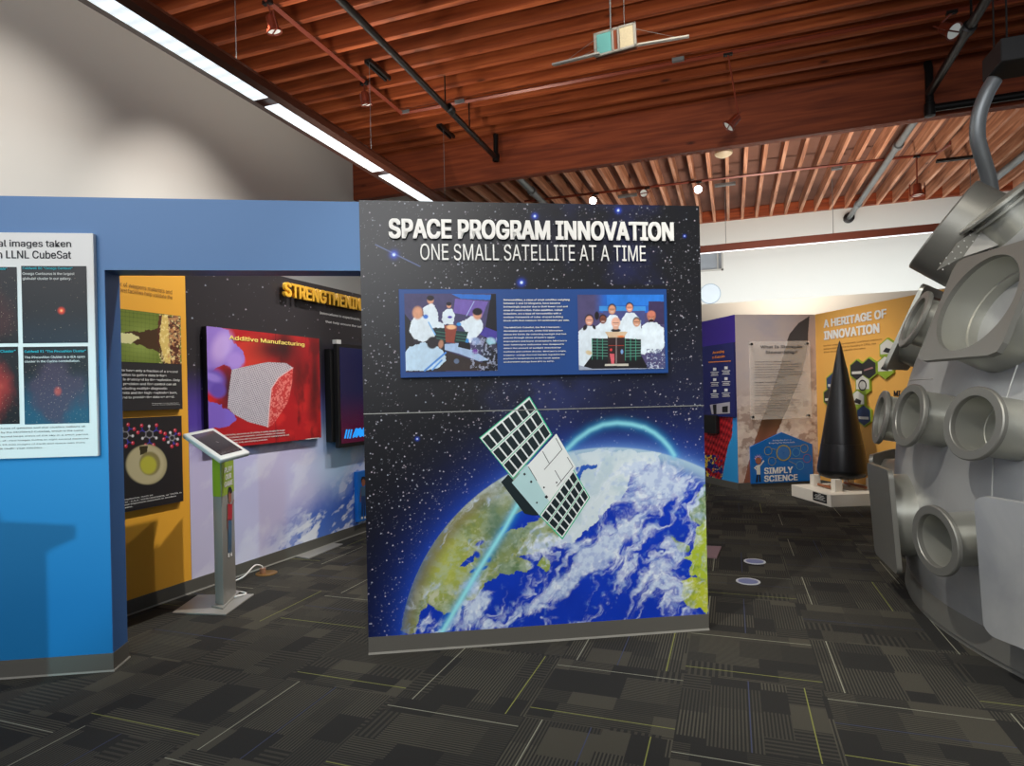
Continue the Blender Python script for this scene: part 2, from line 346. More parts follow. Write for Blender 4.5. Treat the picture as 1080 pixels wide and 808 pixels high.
class Art:
    """X, Y: the layout sheet the artwork is drawn on; img: linear colour"""
    def __init__(s, f, a0, a1, z0, z1, off, nx, ny):
        A, Z = np.meshgrid(np.linspace(a0, a1, nx), np.linspace(z0, z1, ny)); s.nx, s.ny = nx, ny
        p = f.at(0, 0, off); s.P = np.array(p)[None, None] + A[..., None] * np.array(f.e) + Z[..., None] * np.array(f.u)
        d = s.P - O; dd = d @ NF; a = d @ NR / dd; b = d[..., 2] / dd
        s.X = CX + F * (a * cos(RO) - b * sin(RO)); s.Y = CY - F * (a * sin(RO) + b * cos(RO)); s.img = np.zeros((ny, nx, 3)); s.A, s.Z = A, Z
    def mix(s, m, col):
        c = np.array(s2l(col)) if isinstance(col, tuple) else col
        s.img += (c - s.img) * np.clip(m, 0, 1)[..., None]
    def poly(s, P, col, wob=0, seed=1, soft=None):
        X, Y = s.X, s.Y
        if wob: X = X + wob * (fbm(s.X / (wob * 2), s.Y / (wob * 2), seed) - .5) * 2; Y = Y + wob * (fbm(s.X / (wob * 2), s.Y / (wob * 2), seed + 50) - .5) * 2
        m = inpoly(X, Y, P).astype(float)
        if soft is not None: m *= soft
        s.mix(m, col)
    def ell(s, cx, cy, rx, ry, col, ang=0, soft=.12):
        a = rad(ang); dx, dy = s.X - cx, s.Y - cy; u = (dx * cos(a) + dy * sin(a)) / rx; v = (-dx * sin(a) + dy * cos(a)) / ry
        s.mix(1 - sstep(1 - soft, 1 + soft, np.hypot(u, v)), col)
    def line(s, P, w, col, soft=.6): s.mix(1 - sstep(w / 2 - soft / 2, w / 2 + soft / 2, segd(s.X, s.Y, P)), col)
    def stars(s, n, seed, region=None, smax=1.0, wgt=None):
        r = np.random.default_rng(seed); ny, nx = s.ny, s.nx; k = 0
        while k < n:
            i, j = r.integers(1, ny - 1), r.integers(1, nx - 1); x, y = s.X[i, j], s.Y[i, j]; k += 1
            if region is not None and not region[i, j]: continue
            if wgt is not None and r.random() > wgt[i, j]: continue
            b = r.random() ** 3.2 * smax; c = np.array([.75 + .25 * r.random(), .85, 1.]) * (.06 + b)
            s.img[i, j] = np.maximum(s.img[i, j], c)
            if b > .35:
                s.img[i, j + 1] = np.maximum(s.img[i, j + 1], c * .6); s.img[i + 1, j] = np.maximum(s.img[i + 1, j], c * .6)
    def build(s, name, m, parent, top=False):
        ny, nx = s.ny, s.nx; me = bpy.data.meshes.new(name); V = s.P.reshape(-1, 3).astype(np.float32)
        idx = np.arange(ny * nx).reshape(ny, nx); q = np.stack([idx[:-1, :-1], idx[:-1, 1:], idx[1:, 1:], idx[1:, :-1]], -1).reshape(-1, 4)
        me.vertices.add(len(V)); me.vertices.foreach_set('co', V.ravel()); me.loops.add(q.size); me.loops.foreach_set('vertex_index', q.ravel().astype(np.int32))
        me.polygons.add(len(q)); me.polygons.foreach_set('loop_start', np.arange(0, q.size, 4, dtype=np.int32)); me.update(calc_edges=True)
        at = me.color_attributes.new('print', 'FLOAT_COLOR', 'POINT'); c = np.ones((len(V), 4), np.float32); c[:, :3] = np.clip(s.img, 0, 1).reshape(-1, 3); at.data.foreach_set('color', c.ravel())
        o = link(name, me, m, None)
        if parent:
            o.parent = parent; o.matrix_parent_inverse = Matrix.Translation(-wloc(parent))
        return o
def text(s, f, p0, p1, m, parent, bold=0., off=.004, th=.0, name='lettering', align='L', spc=1., px=True, deep=False, shear=0.):
    """one or more lines fitted between lower-left p0 and upper-right p1 (px on the layout sheet, or wall metres)"""
    (a0, z0), (a1, z1) = (f.sz(*p0), f.sz(*p1)) if px else (p0, p1)
    cu = bpy.data.curves.new(name, 'FONT'); cu.body = s; cu.size = 1
    if FONT: cu.font = FONT
    cu.extrude = .5 if th else 0; cu.space_character = spc; cu.shear = shear
    cu.align_x = {'L': 'LEFT', 'C': 'CENTER'}[align]; cu.space_line = 1.0; cu.resolution_u = 3 if (z1 - z0) < .2 else 8
    t = bpy.data.objects.new('t', cu); C.objects.link(t); dg = bpy.context.evaluated_depsgraph_get(); me = bpy.data.meshes.new_from_object(t.evaluated_get(dg)); bpy.data.objects.remove(t)
    me.name = name; me.materials.clear()
    n = len(me.vertices); v = np.empty(n * 3, np.float32); me.vertices.foreach_get('co', v); v = v.reshape(-1, 3)
    lo, hi = v.min(0), v.max(0); bw = max(bold, 0) * 1.1 / (hi[0] - lo[0]) * (a1 - a0); bh = max(bold, 0) * .6 / (hi[1] - lo[1]) * (z1 - z0)
    v[:, 0] = (v[:, 0] - lo[0]) / (hi[0] - lo[0]) * (a1 - a0 - 2 * bw) + bw; v[:, 1] = (v[:, 1] - lo[1]) / (hi[1] - lo[1]) * (z1 - z0 - 2 * bh) + bh; v[:, 2] = (v[:, 2] + .5) * th if th else 0
    def put(mesh, dx, dy, lift=0):
        P = np.array(f.at(a0 + dx, z0 + dy, off + lift))[None] + v[:, :1] * np.array(f.e) + v[:, 1:2] * np.array(f.u) + v[:, 2:3] * np.array(f.n)
        mesh.vertices.foreach_set('co', P.astype(np.float32).ravel()); mesh.update()
    if bold > .004:
        b = bmesh.new()
        for q_, (dx, dy) in enumerate(((-bw, -bh), (bw, -bh), (-bw, bh), (bw, bh), (0, 0))): put(me, dx, dy, .0004 * q_); b.from_mesh(me)
        b.to_mesh(me); b.free()
    else: put(me, 0, 0)
    o = link(name, me, m, None if deep else parent)
    if deep: o.parent = parent
    return o
def lines(rows, f, x0, y0, pitch, h, wfull, m, parent, slope=0., bold=.01, off=.004, name='lettering', px=True):
    """rows of small print: (string, relative width) stacked from the top; joined into one mesh"""
    bmj = BM()
    for i, (s, k) in enumerate(rows):
        if not s: continue
        yy = y0 + i * pitch; xa, xb = x0, x0 + wfull * k
        o = text(s, f, (xa, yy + slope * 0), (xb, yy - h + slope * (xb - xa)), m, None, bold, off, name=name)
        # restore the row height at its far end
        bmj.from_mesh(o.data); me = o.data; bpy.data.objects.remove(o); bpy.data.meshes.remove(me)
    return obj(name, bmj, m, parent)
def flatpoly(f, P, m, parent, off=.003, name='print', th=0.):
    bm = BM(); vs = []
    for p in P:
        a, z = f.sz(*p); vs.append(bm.verts.new(f.at(a, z, off)))
    bm.faces.new(vs); return obj(name, bm, m, parent)

# ============================================================ STRUCTURE
bm = BM(); box(bm, -7.3, 11, -5, 18.8, -.1, 0); struct(obj('floor', bm, CARPET))
bm = BM(); box(bm, -7.3, 11, -1.5, 18.8, 6.46, 6.5); struct(obj('ceiling', bm, WOOD_S))
bm = BM(); box(bm, -7.3, -7.1, -5, 18.73, 0, 6.46); struct(obj('wall_left', bm, WHITE))
# far wall with a recessed window
WA, WB, WZ0, WZ1 = -1.35, -.165, 4.79, 5.46
bm = BM()
box(bm, -7.1, WA, 18.53, 18.73, 0, 6.46); box(bm, WB, 11, 18.53, 18.73, 0, 6.46); box(bm, WA, WB, 18.53, 18.73, 0, WZ0); box(bm, WA, WB, 18.53, 18.73, WZ1, 6.46)
struct(obj('wall_back', bm, WHITE))
bm = BM()
for x in (WA, WB - .05): box(bm, x, x + .05, 18.52, 18.7, WZ0, WZ1)
box(bm, WA, WB, 18.52, 18.7, WZ0, WZ0 + .05); box(bm, WA, WB, 18.52, 18.7, WZ1 - .05, WZ1); box(bm, -.33, -.30, 18.6, 18.66, WZ0, WZ1)
wf = struct(obj('window_1', bm, GREYW))
bm = BM(); box(bm, WA, WB, 18.66, 18.67, WZ0, WZ1); obj('pane', bm, mat('grey_window_pane', (150, 156, 160), .15, 0, .6), wf)
bm = BM(); box(bm, -5.2, 11, 14.95, 15.1, 0, 3.40); struct(obj('wall_partition', bm, GREYW))
def wtrim(i, bm, m): struct(obj('trim_%d' % i, bm, m))

# ---- blue doorway wall and the satellite wall share one line
PA = (-1.944, 3.02); PB = (-.165, 3.913)
fw = Frame(PA, PB); FB = Frame((PA[0] - .012, PA[1] + .024), (PB[0] - .012, PB[1] + .024))
sj = -1.345
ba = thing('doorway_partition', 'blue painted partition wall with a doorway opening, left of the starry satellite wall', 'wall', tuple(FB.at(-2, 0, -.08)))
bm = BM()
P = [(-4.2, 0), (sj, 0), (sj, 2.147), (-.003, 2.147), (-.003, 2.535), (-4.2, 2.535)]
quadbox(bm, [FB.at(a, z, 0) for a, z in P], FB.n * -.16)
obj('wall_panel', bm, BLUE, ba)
bm = BM(); quadbox(bm, [FB.at(sj + .0005, .095, .0), FB.at(sj + .0005, .095, -.16), FB.at(sj + .0005, 2.147, -.16), FB.at(sj + .0005, 2.147, 0)], FB.e * .002); obj('door_jamb', bm, BLUED, ba)
bm = BM(); quadbox(bm, [FB.at(-4.2, 0, .006), FB.at(sj + .006, 0, .006), FB.at(sj + .006, 0, -.166), FB.at(sj, 0, -.166), FB.at(sj, 0, .0), FB.at(-4.2, 0, .0)], (0, 0, .095))
b = obj('cove_base', bm, COVE, ba)
bm = BM(); quadbox(bm, [FB.at(-4.2, 0, .012), FB.at(sj + .012, 0, .012), FB.at(sj + .012, 0, -.17), FB.at(sj + .006, 0, -.17), FB.at(sj + .006, 0, .006), FB.at(-4.2, 0, .006)], (0, 0, .008)); sub('base_lip', bm, COVEL, b)

# ---- nebula poster on the blue wall
f = Frame(FB.at(-2, 0, .03), FB.at(0, 0, .03)); ax, az = f.sz(98.5, 246); bx, bz = f.sz(103, 481)
nb = thing('star_image_board', 'white board of four dark star field pictures headed CubeSat on the blue wall', 'poster', tuple(f.at(ax - .5, bz, -.02)))
X1 = (ax + bx) / 2; X0 = X1 - 1.25; Z0, Z1 = (bz + .0), az
bm = BM(); fbox(bm, f, X0, X1, Z0, Z1, -.028, 0); bevel(bm, .002, 1); obj('board', bm, WHITEP, nb)
def skypic(p, kind, name):
    (xa, ya), (xb, yb) = p; a0, z1 = f.sz(xa, ya); a1, z0 = f.sz(xb, yb)
    n = Art(f, a0, a1, z0, z1, .002, 150, 170); U = (n.A - a0) / (a1 - a0); V = (n.Z - z0) / (z1 - z0)
    n.mix(np.ones_like(U), (10, 11, 18)); q = fbm(U * 4, V * 4, 7 + kind); d = np.hypot(U - .5, (V - .42)) + .35 * (q - .5)
    if kind == 0: n.mix((1 - sstep(.2, .55, d)) * .35, (90, 30, 28))
    if kind == 1: n.mix(sstep(.5, 1, 1 - V) * .35 * np.ones_like(U), (20, 50, 70))
    if kind == 2: n.mix((1 - sstep(.15, .5, d)) * .8, (165, 45, 40)); n.mix((1 - sstep(.0, .2, d)) * .5, (220, 90, 70))
    if kind == 3: n.mix(sstep(.25, .9, 1 - V) * .7, (16, 92, 120)); n.mix((1 - sstep(.25, .5, d)) * .75, (70, 54, 76)); n.mix((1 - sstep(.02, .08, np.hypot(U - .52, V - .42))) * .8, (190, 80, 70))
    rr = np.random.default_rng(kind)
    for _ in range((260, 60, 260, 420)[kind]):
        i, j = rr.integers(2, 150), rr.integers(2, 148); c = rr.random() ** 3; n.img[i, j] = n.img[i, j] + np.array([1, .6 + .3 * rr.random(), .5]) * (.05 + .8 * c)
    if kind == 1:
        g = np.hypot(U - .6, (V - .42) * 1.2); n.mix(1 - sstep(.02, .075, g), (235, 60, 30)); n.mix(1 - sstep(.0, .03, g), (255, 190, 120))
    n.build(name, ART, nb)
skypic(((-40, 281.5), (19.5, 362)), 0, 'star_picture'); skypic(((22.5, 280.5), (93, 361.5)), 1, 'star_picture')
skypic(((-40, 366.3), (21, 447)), 2, 'star_picture'); skypic(((24.5, 366), (94.5, 446)), 3, 'star_picture')
text('Several images taken', f, (-31, 262), (75, 253.5), BTXT, nb, .012, .001); text('from an LLNL CubeSat', f, (-35, 272.5), (75, 264.5), BTXT, nb, .012, .001)
text('Caldwell 80 "Omega Centauri"', f, (24.5, 285), (77, 282), CYAN, nb, .01); text('Caldwell 91 "The Pincushion Cluster"', f, (26.5, 372.2), (91, 368.8), CYAN, nb, .01)
text('"The Butterfly Nebula"', f, (-30, 285.5), (8, 282.2), CYAN, nb, .01); text('The Jewel Box Cluster"', f, (-30, 372.5), (17, 369), CYAN, nb, .01)
text('Omega Centaurus is the largest\nglobular cluster in our galaxy.', f, (24.5, 296), (79, 287.5), WTXT, nb, .008)
text('The Pincushion Cluster is a rich open\ncluster in the Carina constellation.', f, (26.5, 382.6), (90, 375), WTXT, nb, .008)
lines([('These two photos are pictures of galaxies and star clusters millions of', 1), ('light years away collected by the GEOStare2 CubeSat, which is the same', .985), ('satellite used to rapidly record large areas of the sky in a short period', 1.02), ('in space. These wide-field-of-view images during an eight second exposure.', 1.03), ('It has captured more than 29,000 images of Earth and space with more', 1.0), ('to come in its remarkable multi-year mission.', .68)], f, -50, 454.5, 4.3, 3.0, 140, BTXT, nb, slope=-.02, bold=.0)

# ---- satellite wall
sw = thing('satellite_display_panel', 'tall black starry display wall showing Earth and a satellite, headed SPACE PROGRAM INNOVATION', 'display wall', tuple(fw.at(1, 0, -.08)))
LW = fw.len; HW = 2.535
bm = BM(); fbox(bm, fw, 0, LW, 0, HW, -.16, 0); obj('wall_core', bm, mat('dark_grey_panel_edge', (54, 54, 56), .4), sw)
bm = BM(); fbox(bm, fw, -.001, LW + .001, 0, .095, 0, .007); b = obj('cove_base', bm, COVE, sw)
bm = BM(); fbox(bm, fw, -.001, LW + .001, 0, .01, .007, .013); sub('base_lip', bm, COVEL, b)
n = Art(fw, 0, LW, .095, HW, .003, 500, 630); X, Y = n.X, n.Y
n.mix(np.ones_like(X), (19, 19, 23)); lower = Y > 433 - .02 * (X - 560)
n.mix(lower * 1., (8, 8, 14))
neb = fbm(X / 60, Y / 60, 3); n.mix(np.exp(-((X - 655) / 60) ** 2) * (Y < 300) * sstep(.35, .7, neb) * .75, (34, 40, 92)); n.mix(np.exp(-((X - 570) / 55) ** 2 - ((Y - 415) / 50) ** 2) * sstep(.3, .7, neb) * .9, (42, 52, 104))
n.mix(sstep(470, 740, X) * np.exp(-((Y - 480) / 90) ** 2) * .55 * (.5 + neb), (24, 34, 88))
W = .35 + .65 * sstep(.35, .65, fbm(X / 40, Y / 40, 9)); n.stars(7500, 4, None, .62, W)
n.stars(2600, 5, (Y > 440) & (X < 560), .7)
n.stars(1500, 8, (abs(X - 560) < 60) & (Y > 370) & (Y < 470), .8); n.stars(900, 11, (abs(X - 660) < 45) & (Y < 300), .8)
for cx, cy, r in ((415.5, 268.5, 2.6), (550, 298, 2.4), (564, 228, 1.9), (652, 222, 1.9), (440, 463, 1.2), (453, 577, 1.), (722, 249, 1.)):
    n.mix(np.exp(-(((X - cx) / (r * 1.5)) ** 2 + ((Y - cy) / (r * 1.5)) ** 2)) * .9, (40, 80, 220)); n.ell(cx, cy, r * .6, r * .6, (215, 235, 255), soft=.5)
n.line([(396, 258), (443, 281)], .5, (110, 130, 190), 1.2)
# Earth
ex, ey, er = 645.1, 696.2, 224.2; D = np.hypot(X - ex, Y - ey); hal = np.exp(-np.clip(D - er, 0, 1e9) / 17.) * sstep(-30, 30, Y - 440 - (X - 560) * -.02 * 0)
n.mix(hal * .85 * (Y > 433), (26, 66, 176)); E = 1 - sstep(er - .8, er + .8, D)
hb = np.exp(-np.clip(D - er, 0, 1e9) / 5.); n.mix(hb * .6 * sstep(470, 700, X), (120, 170, 220))
n.mix(E, (10, 58, 190)); ww = fbm(X / 30, Y / 30, 31); n.mix(E * ww * .5, (6, 30, 130))
def land(P, c, c2=(60, 96, 60), wob=5, seed=3, k=1.):
    m = inpoly(X + wob * (fbm(X / 9, Y / 9, seed) - .5) * 2.6, Y + wob * (fbm(X / 9, Y / 9, seed + 9) - .5) * 2.6, P) * E
    n.mix(m * k, c); q = fbm(X / 13 + 5, Y / 13, seed + 2); n.mix(m * sstep(.42, .68, q) * .85, c2); n.mix(m * sstep(.5, .8, fbm(X / 3, Y / 3, seed + 4)) * .35, (232, 232, 210)); return m
NA = [(424, 668), (438, 668), (442, 650), (450, 637), (461, 644), (474, 649), (471, 660), (482, 645), (492, 634), (505, 630), (511, 616), (524, 612), (527, 605), (541, 606), (556, 602), (560, 597), (551, 588), (545, 588), (551, 583), (565, 583), (578, 577), (589, 571), (594, 556), (580, 548), (566, 545), (552, 556), (543, 556), (556, 538), (560, 520), (590, 500), (600, 484), (604, 472), (560, 470), (490, 500), (440, 580), (420, 640)]
m1 = land(NA, (134, 146, 78), (88, 120, 88), 4, 3)
n.mix(m1 * np.exp(-((X - 470) / 30) ** 2 - ((Y - 595) / 42) ** 2) * .85, (176, 184, 76)); n.mix(m1 * sstep(.42, .7, fbm(X / 7, Y / 5, 171, 6)) * .55, (170, 186, 160)); n.mix(m1 * np.exp(-((D - er + 6) / 9) ** 2) * .75, (122, 112, 66)); n.mix(m1 * sstep(500, 560, X) * sstep(.35, .7, fbm(X / 8, Y / 8, 71)) * .7, (150, 168, 140))
n.mix(m1 * np.exp(-((X - 525) / 16) ** 2 - ((Y - 560) / 28) ** 2) * .7, (84, 116, 96)); n.mix(m1 * sstep(545, 500, Y) * sstep(.3, .6, fbm(X / 11, Y / 7, 41)) * .85, (196, 204, 200)); n.mix(m1 * np.exp(-((X - 462) / 22) ** 2 - ((Y - 630) / 10) ** 2) * .8 * sstep(.4, .6, fbm(X / 5, Y / 5, 66)), (196, 200, 178))
BL = (12, 58, 178)
n.poly([(528, 567), (541, 557), (554, 547), (560, 538), (556, 536), (541, 544), (529, 556)], BL, 3, 5); n.poly([(484, 597), (497, 586), (502, 583), (499, 592), (489, 598)], BL, 2, 6)
for c in ((506, 573, 5, 2), (503, 585, 3, 4), (511, 599, 4, 1.5), (499, 602, 4, 1.5), (515, 590, 3, 3)): n.ell(*c, BL, -30, .4)
land([(565, 596), (572, 586), (581, 594), (579, 603), (572, 600)], (140, 160, 80), seed=22, wob=2)
# Greenland and polar ice
ice = (E > .5) & (Y < 500); n.mix(E * sstep(20, 2, er - D + 0 * X) * sstep(500, 620, X) * .9, (150, 182, 200))
G = [(600, 478), (640, 474), (700, 478), (690, 486), (672, 492), (664, 500), (662, 516), (648, 530), (632, 545), (620, 560), (606, 572), (590, 575), (590, 556), (600, 530), (606, 500)]
mg = inpoly(X + 9 * (fbm(X / 8, Y / 8, 61) - .5), Y + 9 * (fbm(X / 8, Y / 8, 62) - .5), G) * E; n.mix(mg, (206, 220, 226)); n.mix(mg * sstep(.45, .7, fbm(X / 16, Y / 16, 63)) * .6, (170, 196, 208))
n.poly([(608, 494), (614, 491), (630, 490), (629, 494), (616, 496), (611, 505)], (30, 84, 180), 2, 44); n.poly([(606, 502), (612, 498), (612, 508), (607, 512)], (30, 84, 180), 2, 45)
# Europe
land([(709, 564), (718, 572), (728, 576), (726, 584), (716, 582), (713, 574)], (150, 172, 70), seed=33, wob=3)
land([(730, 526), (738, 520), (748, 505), (748, 555), (738, 552), (729, 545)], (110, 140, 90), seed=34); land([(733, 556), (748, 545), (748, 612), (740, 610), (729, 605), (727, 592), (722, 588), (732, 580)], (164, 184, 50), (96, 134, 50), seed=35)
land([(717, 612), (736, 608), (748, 612), (748, 650), (738, 640), (728, 640), (722, 634), (719, 626)], (176, 186, 50), (130, 150, 60), seed=36, wob=3); land([(733, 650), (748, 646), (748, 660), (735, 660)], (200, 196, 110), seed=37)
# clouds in curling bands
qx = fbm(X / 38, Y / 38, 81) - .5; qy = fbm(X / 38, Y / 38, 85) - .5
cu_, cv_ = X + qx * 60, Y + qy * 60; rot_ = rad(-52); cx_ = (cu_ * cos(rot_) + cv_ * sin(rot_)); cy_ = (-cu_ * sin(rot_) + cv_ * cos(rot_))
cl = fbm(cx_ / 24, cy_ / 7, 91, 7) * .8 + .2 * (1 - abs(2 * fbm(cx_ / 12, cy_ / 4, 191, 5) - 1)) * .8
dens = .20 * np.exp(-((X - 660) / 62) ** 2 - ((Y - 560) / 60) ** 2) + .30 * np.exp(-((X - 690) / 40) ** 2 - ((Y - 500) / 22) ** 2) + .27 * np.exp(-(segd(X, Y, [(455, 660), (520, 655), (560, 640), (600, 612), (630, 580), (660, 560)]) / 11) ** 2) + .42 * np.exp(-(segd(X, Y, [(497, 618), (510, 632), (500, 642)]) / 10) ** 2) + .22 * np.exp(-((X - 700) / 26) ** 2 - ((Y - 620) / 30) ** 2) + .24 * np.exp(-(segd(X, Y, [(560, 580), (595, 572), (612, 582)]) / 8) ** 2) + .2 * np.exp(-(segd(X, Y, [(700, 505), (745, 535)]) / 16) ** 2)
cm = sstep(.60, .90, cl + dens * .92) * (.72 + .4 * sstep(.35, .6, fbm(X / 4, Y / 4, 301, 4))); n.mix(cm * E * .93, (222, 232, 242)); n.mix(E * sstep(.60, .75, fbm(X / 5, Y / 5, 97, 4) * .5 + cl * .5 + dens * .6) * .35, (120, 160, 214))
n.mix(E * np.exp(-(er - D) / 4.5) * .55 * sstep(470, 560, X), (176, 206, 226)); n.mix(E * np.exp(-(er - D) / 5.) * .7 * (1 - sstep(430, 500, X)), (40, 80, 150))
# orbit trail
for P in ([(466, 667), (503, 604), (532, 558), (552, 522)], [(597, 475), (608, 464), (622, 454), (636, 448), (651, 446), (666, 447.5), (680, 451), (690, 456.5), (699, 464), (706, 472), (711, 480)]):
    d = segd(X, Y, P); k = 1 if P[0][1] > 600 else .75; n.mix(np.exp(-(d / 5.5) ** 2) * .55 * k, (40, 160, 220)); n.mix(np.exp(-(d / 2.4) ** 2) * .9 * k, (150, 232, 240))
n.build('earth_mural', ARTM, sw)
bm = BM(); (a0, z0), (a1, z1) = fw.sz(383, 436), fw.sz(742, 428.5); fbox(bm, fw, 0, LW, 1.339, 1.344, .003, .007); obj('seam_strip', bm, STEEL, sw)
# printed satellite
PW = mat('printed_satellite_white', (228, 234, 232), .4, var=.02); PG = mat('printed_green_edge', (46, 190, 140), .45); PK = mat('printed_solar_cell', (24, 38, 42), .35); PT = mat('printed_pale_teal', (178, 214, 216), .4)
sat = flatpoly(fw, [(505.4, 461.6), (558.3, 417.8), (582.6, 458.5), (541, 505.4)], PG, sw, .0045, 'satellite_picture')
def deco(P, m, off, nme): 
    o = flatpoly(fw, P, m, None, off, nme); o.parent = sat; return o
deco([(568.5, 543.5), (604.3, 494.6), (622.2, 524.5), (593, 569)], PG, .0045, 'solar_wing')
deco([(528.4, 508.4), (536, 500.3), (541, 506), (568.7, 543.2), (561, 543.5), (553, 541.5)], PK, .005, 'satellite_side'); deco([(539.6, 509), (586.6, 457.3), (607, 492.4), (568.7, 543.3)], PW, .0055, 'satellite_body'); deco([(539.6, 509), (556, 491), (579, 528.5), (568.7, 543.3)], PT, .006, 'satellite_end')
def cells(Q, nu, nv, g, nme, m=PK, off=.0065):
    bm = BM(); A, B, Cc, Dd = [Vector((*q, 0)) for q in Q]
    def pt(u, v): return (A * (1 - u) * (1 - v) + B * u * (1 - v) + Cc * u * v + Dd * (1 - u) * v)
    for i in range(nu):
        for j in range(nv):
            q = [pt((i + a) / nu, (j + b_) / nv) for a, b_ in ((g, g), (1 - g, g), (1 - g, 1 - g), (g, 1 - g))]
            bm.faces.new([bm.verts.new(fw.at(*fw.sz(p.x, p.y), off)) for p in q])
    o = obj(nme, bm, m, None); o.parent = sat
cells([(506.5, 462), (558, 419.2), (581.2, 458.5), (541, 503.8)], 7, 3, .0, 'cell_gridlines', PW, .005); cells([(506.8, 462.2), (558, 419.6), (581, 458.3), (541, 503.2)], 7, 3, .10, 'solar_cells')
cells([(569.8, 543.6), (604.2, 496), (621, 524.5), (593, 567)], 7, 3, .0, 'cell_gridlines', PW, .005); cells([(570, 543.6), (604.2, 496.2), (620.8, 524.5), (593, 566.5)], 7, 3, .11, 'solar_cells')
for Q in ([(506.5, 462), (558, 419.2), (581.2, 458.5), (541, 503.8)], [(569.8, 543.6), (604.2, 496), (621, 524.5), (593, 567)]):
    A_, B_, C_, D_ = [Vector((*q, 0)) for q in Q]
    for v_ in (1 / 3, 2 / 3):
        e0_, e1_ = A_.lerp(D_, v_), B_.lerp(C_, v_); t_ = (D_ - A_).normalized() * .35; deco([(e0_ - t_)[:2], (e1_ - t_)[:2], (e1_ + t_)[:2], (e0_ + t_)[:2]], PG, .0062, 'green_row_line')
for P in ([(572, 476), (579, 488.5)], [(573.8, 495.3), (592.5, 474)], [(586, 462), (592.5, 474)], [(598, 482), (604, 492)], [(604, 492), (587, 513)], [(585, 496), (592, 508)], [(557, 492), (566, 507)]):
    (x0, y0), (x1, y1) = P; l = math.hypot(x1 - x0, y1 - y0); dx, dy = -(y1 - y0) / l * .3, (x1 - x0) / l * .3
    deco([(x0 + dx, y0 + dy), (x1 + dx, y1 + dy), (x1 - dx, y1 - dy), (x0 - dx, y0 - dy)], BTXT, .0068, 'panel_line')
for x, y, s in ((553, 500, 1.6), (560, 508, 1.5), (573.5, 514, 1.2), (586.8, 508.8, 1.1), (576, 524, 2), (566, 530, 1.2)): deco([(x, y - s), (x + s, y), (x, y + s), (x - s, y)], BTXT, .0068, 'small_sensor')
text('SPACE PROGRAM INNOVATION', fw, (410.3, 252.5), (708.8, 235.5), WTXT, sw, .03, .016, .008); text('ONE SMALL SATELLITE AT A TIME', fw, (443.5, 275), (680, 259.5), WTXT, sw, -.004, .012, .004)

# ---- photo board
fp = Frame(fw.at(0, 0, .035), fw.at(1, 0, .035)); (a0, z1), (a1, z0) = fp.sz(420.5, 305), fp.sz(705, 393)
pb = thing('lab_photo_board', 'blue board with two clean-room group photos and small white text, on the starry wall', 'poster', tuple(fp.at(a0, z0, -.02)))
bm = BM(); fbox(bm, fp, a0, a1, z0 - .003, z1, -.03, 0); bevel(bm, .002, 1); obj('board', bm, mat('deep_blue_print', (22, 66, 132), .4), pb)
def photo(x0, y0, x1, y1, name, fn):
    (p, q), (r_, s_) = fp.sz(x0, y0), fp.sz(x1, y1); n = Art(fp, p, r_, s_, q, .003, 300, 260); fn(n); n.img *= (.86 + .24 * fbm(n.X / 2.6, n.Y / 4, 77, 3))[..., None]; n.img *= (.9 + .2 * fbm(n.X / 14, n.Y / 9, 99, 2))[..., None]; n.build(name, ART, pb)
SKN = (206, 150, 120); WC = (214, 228, 238); BLK = (34, 30, 38)
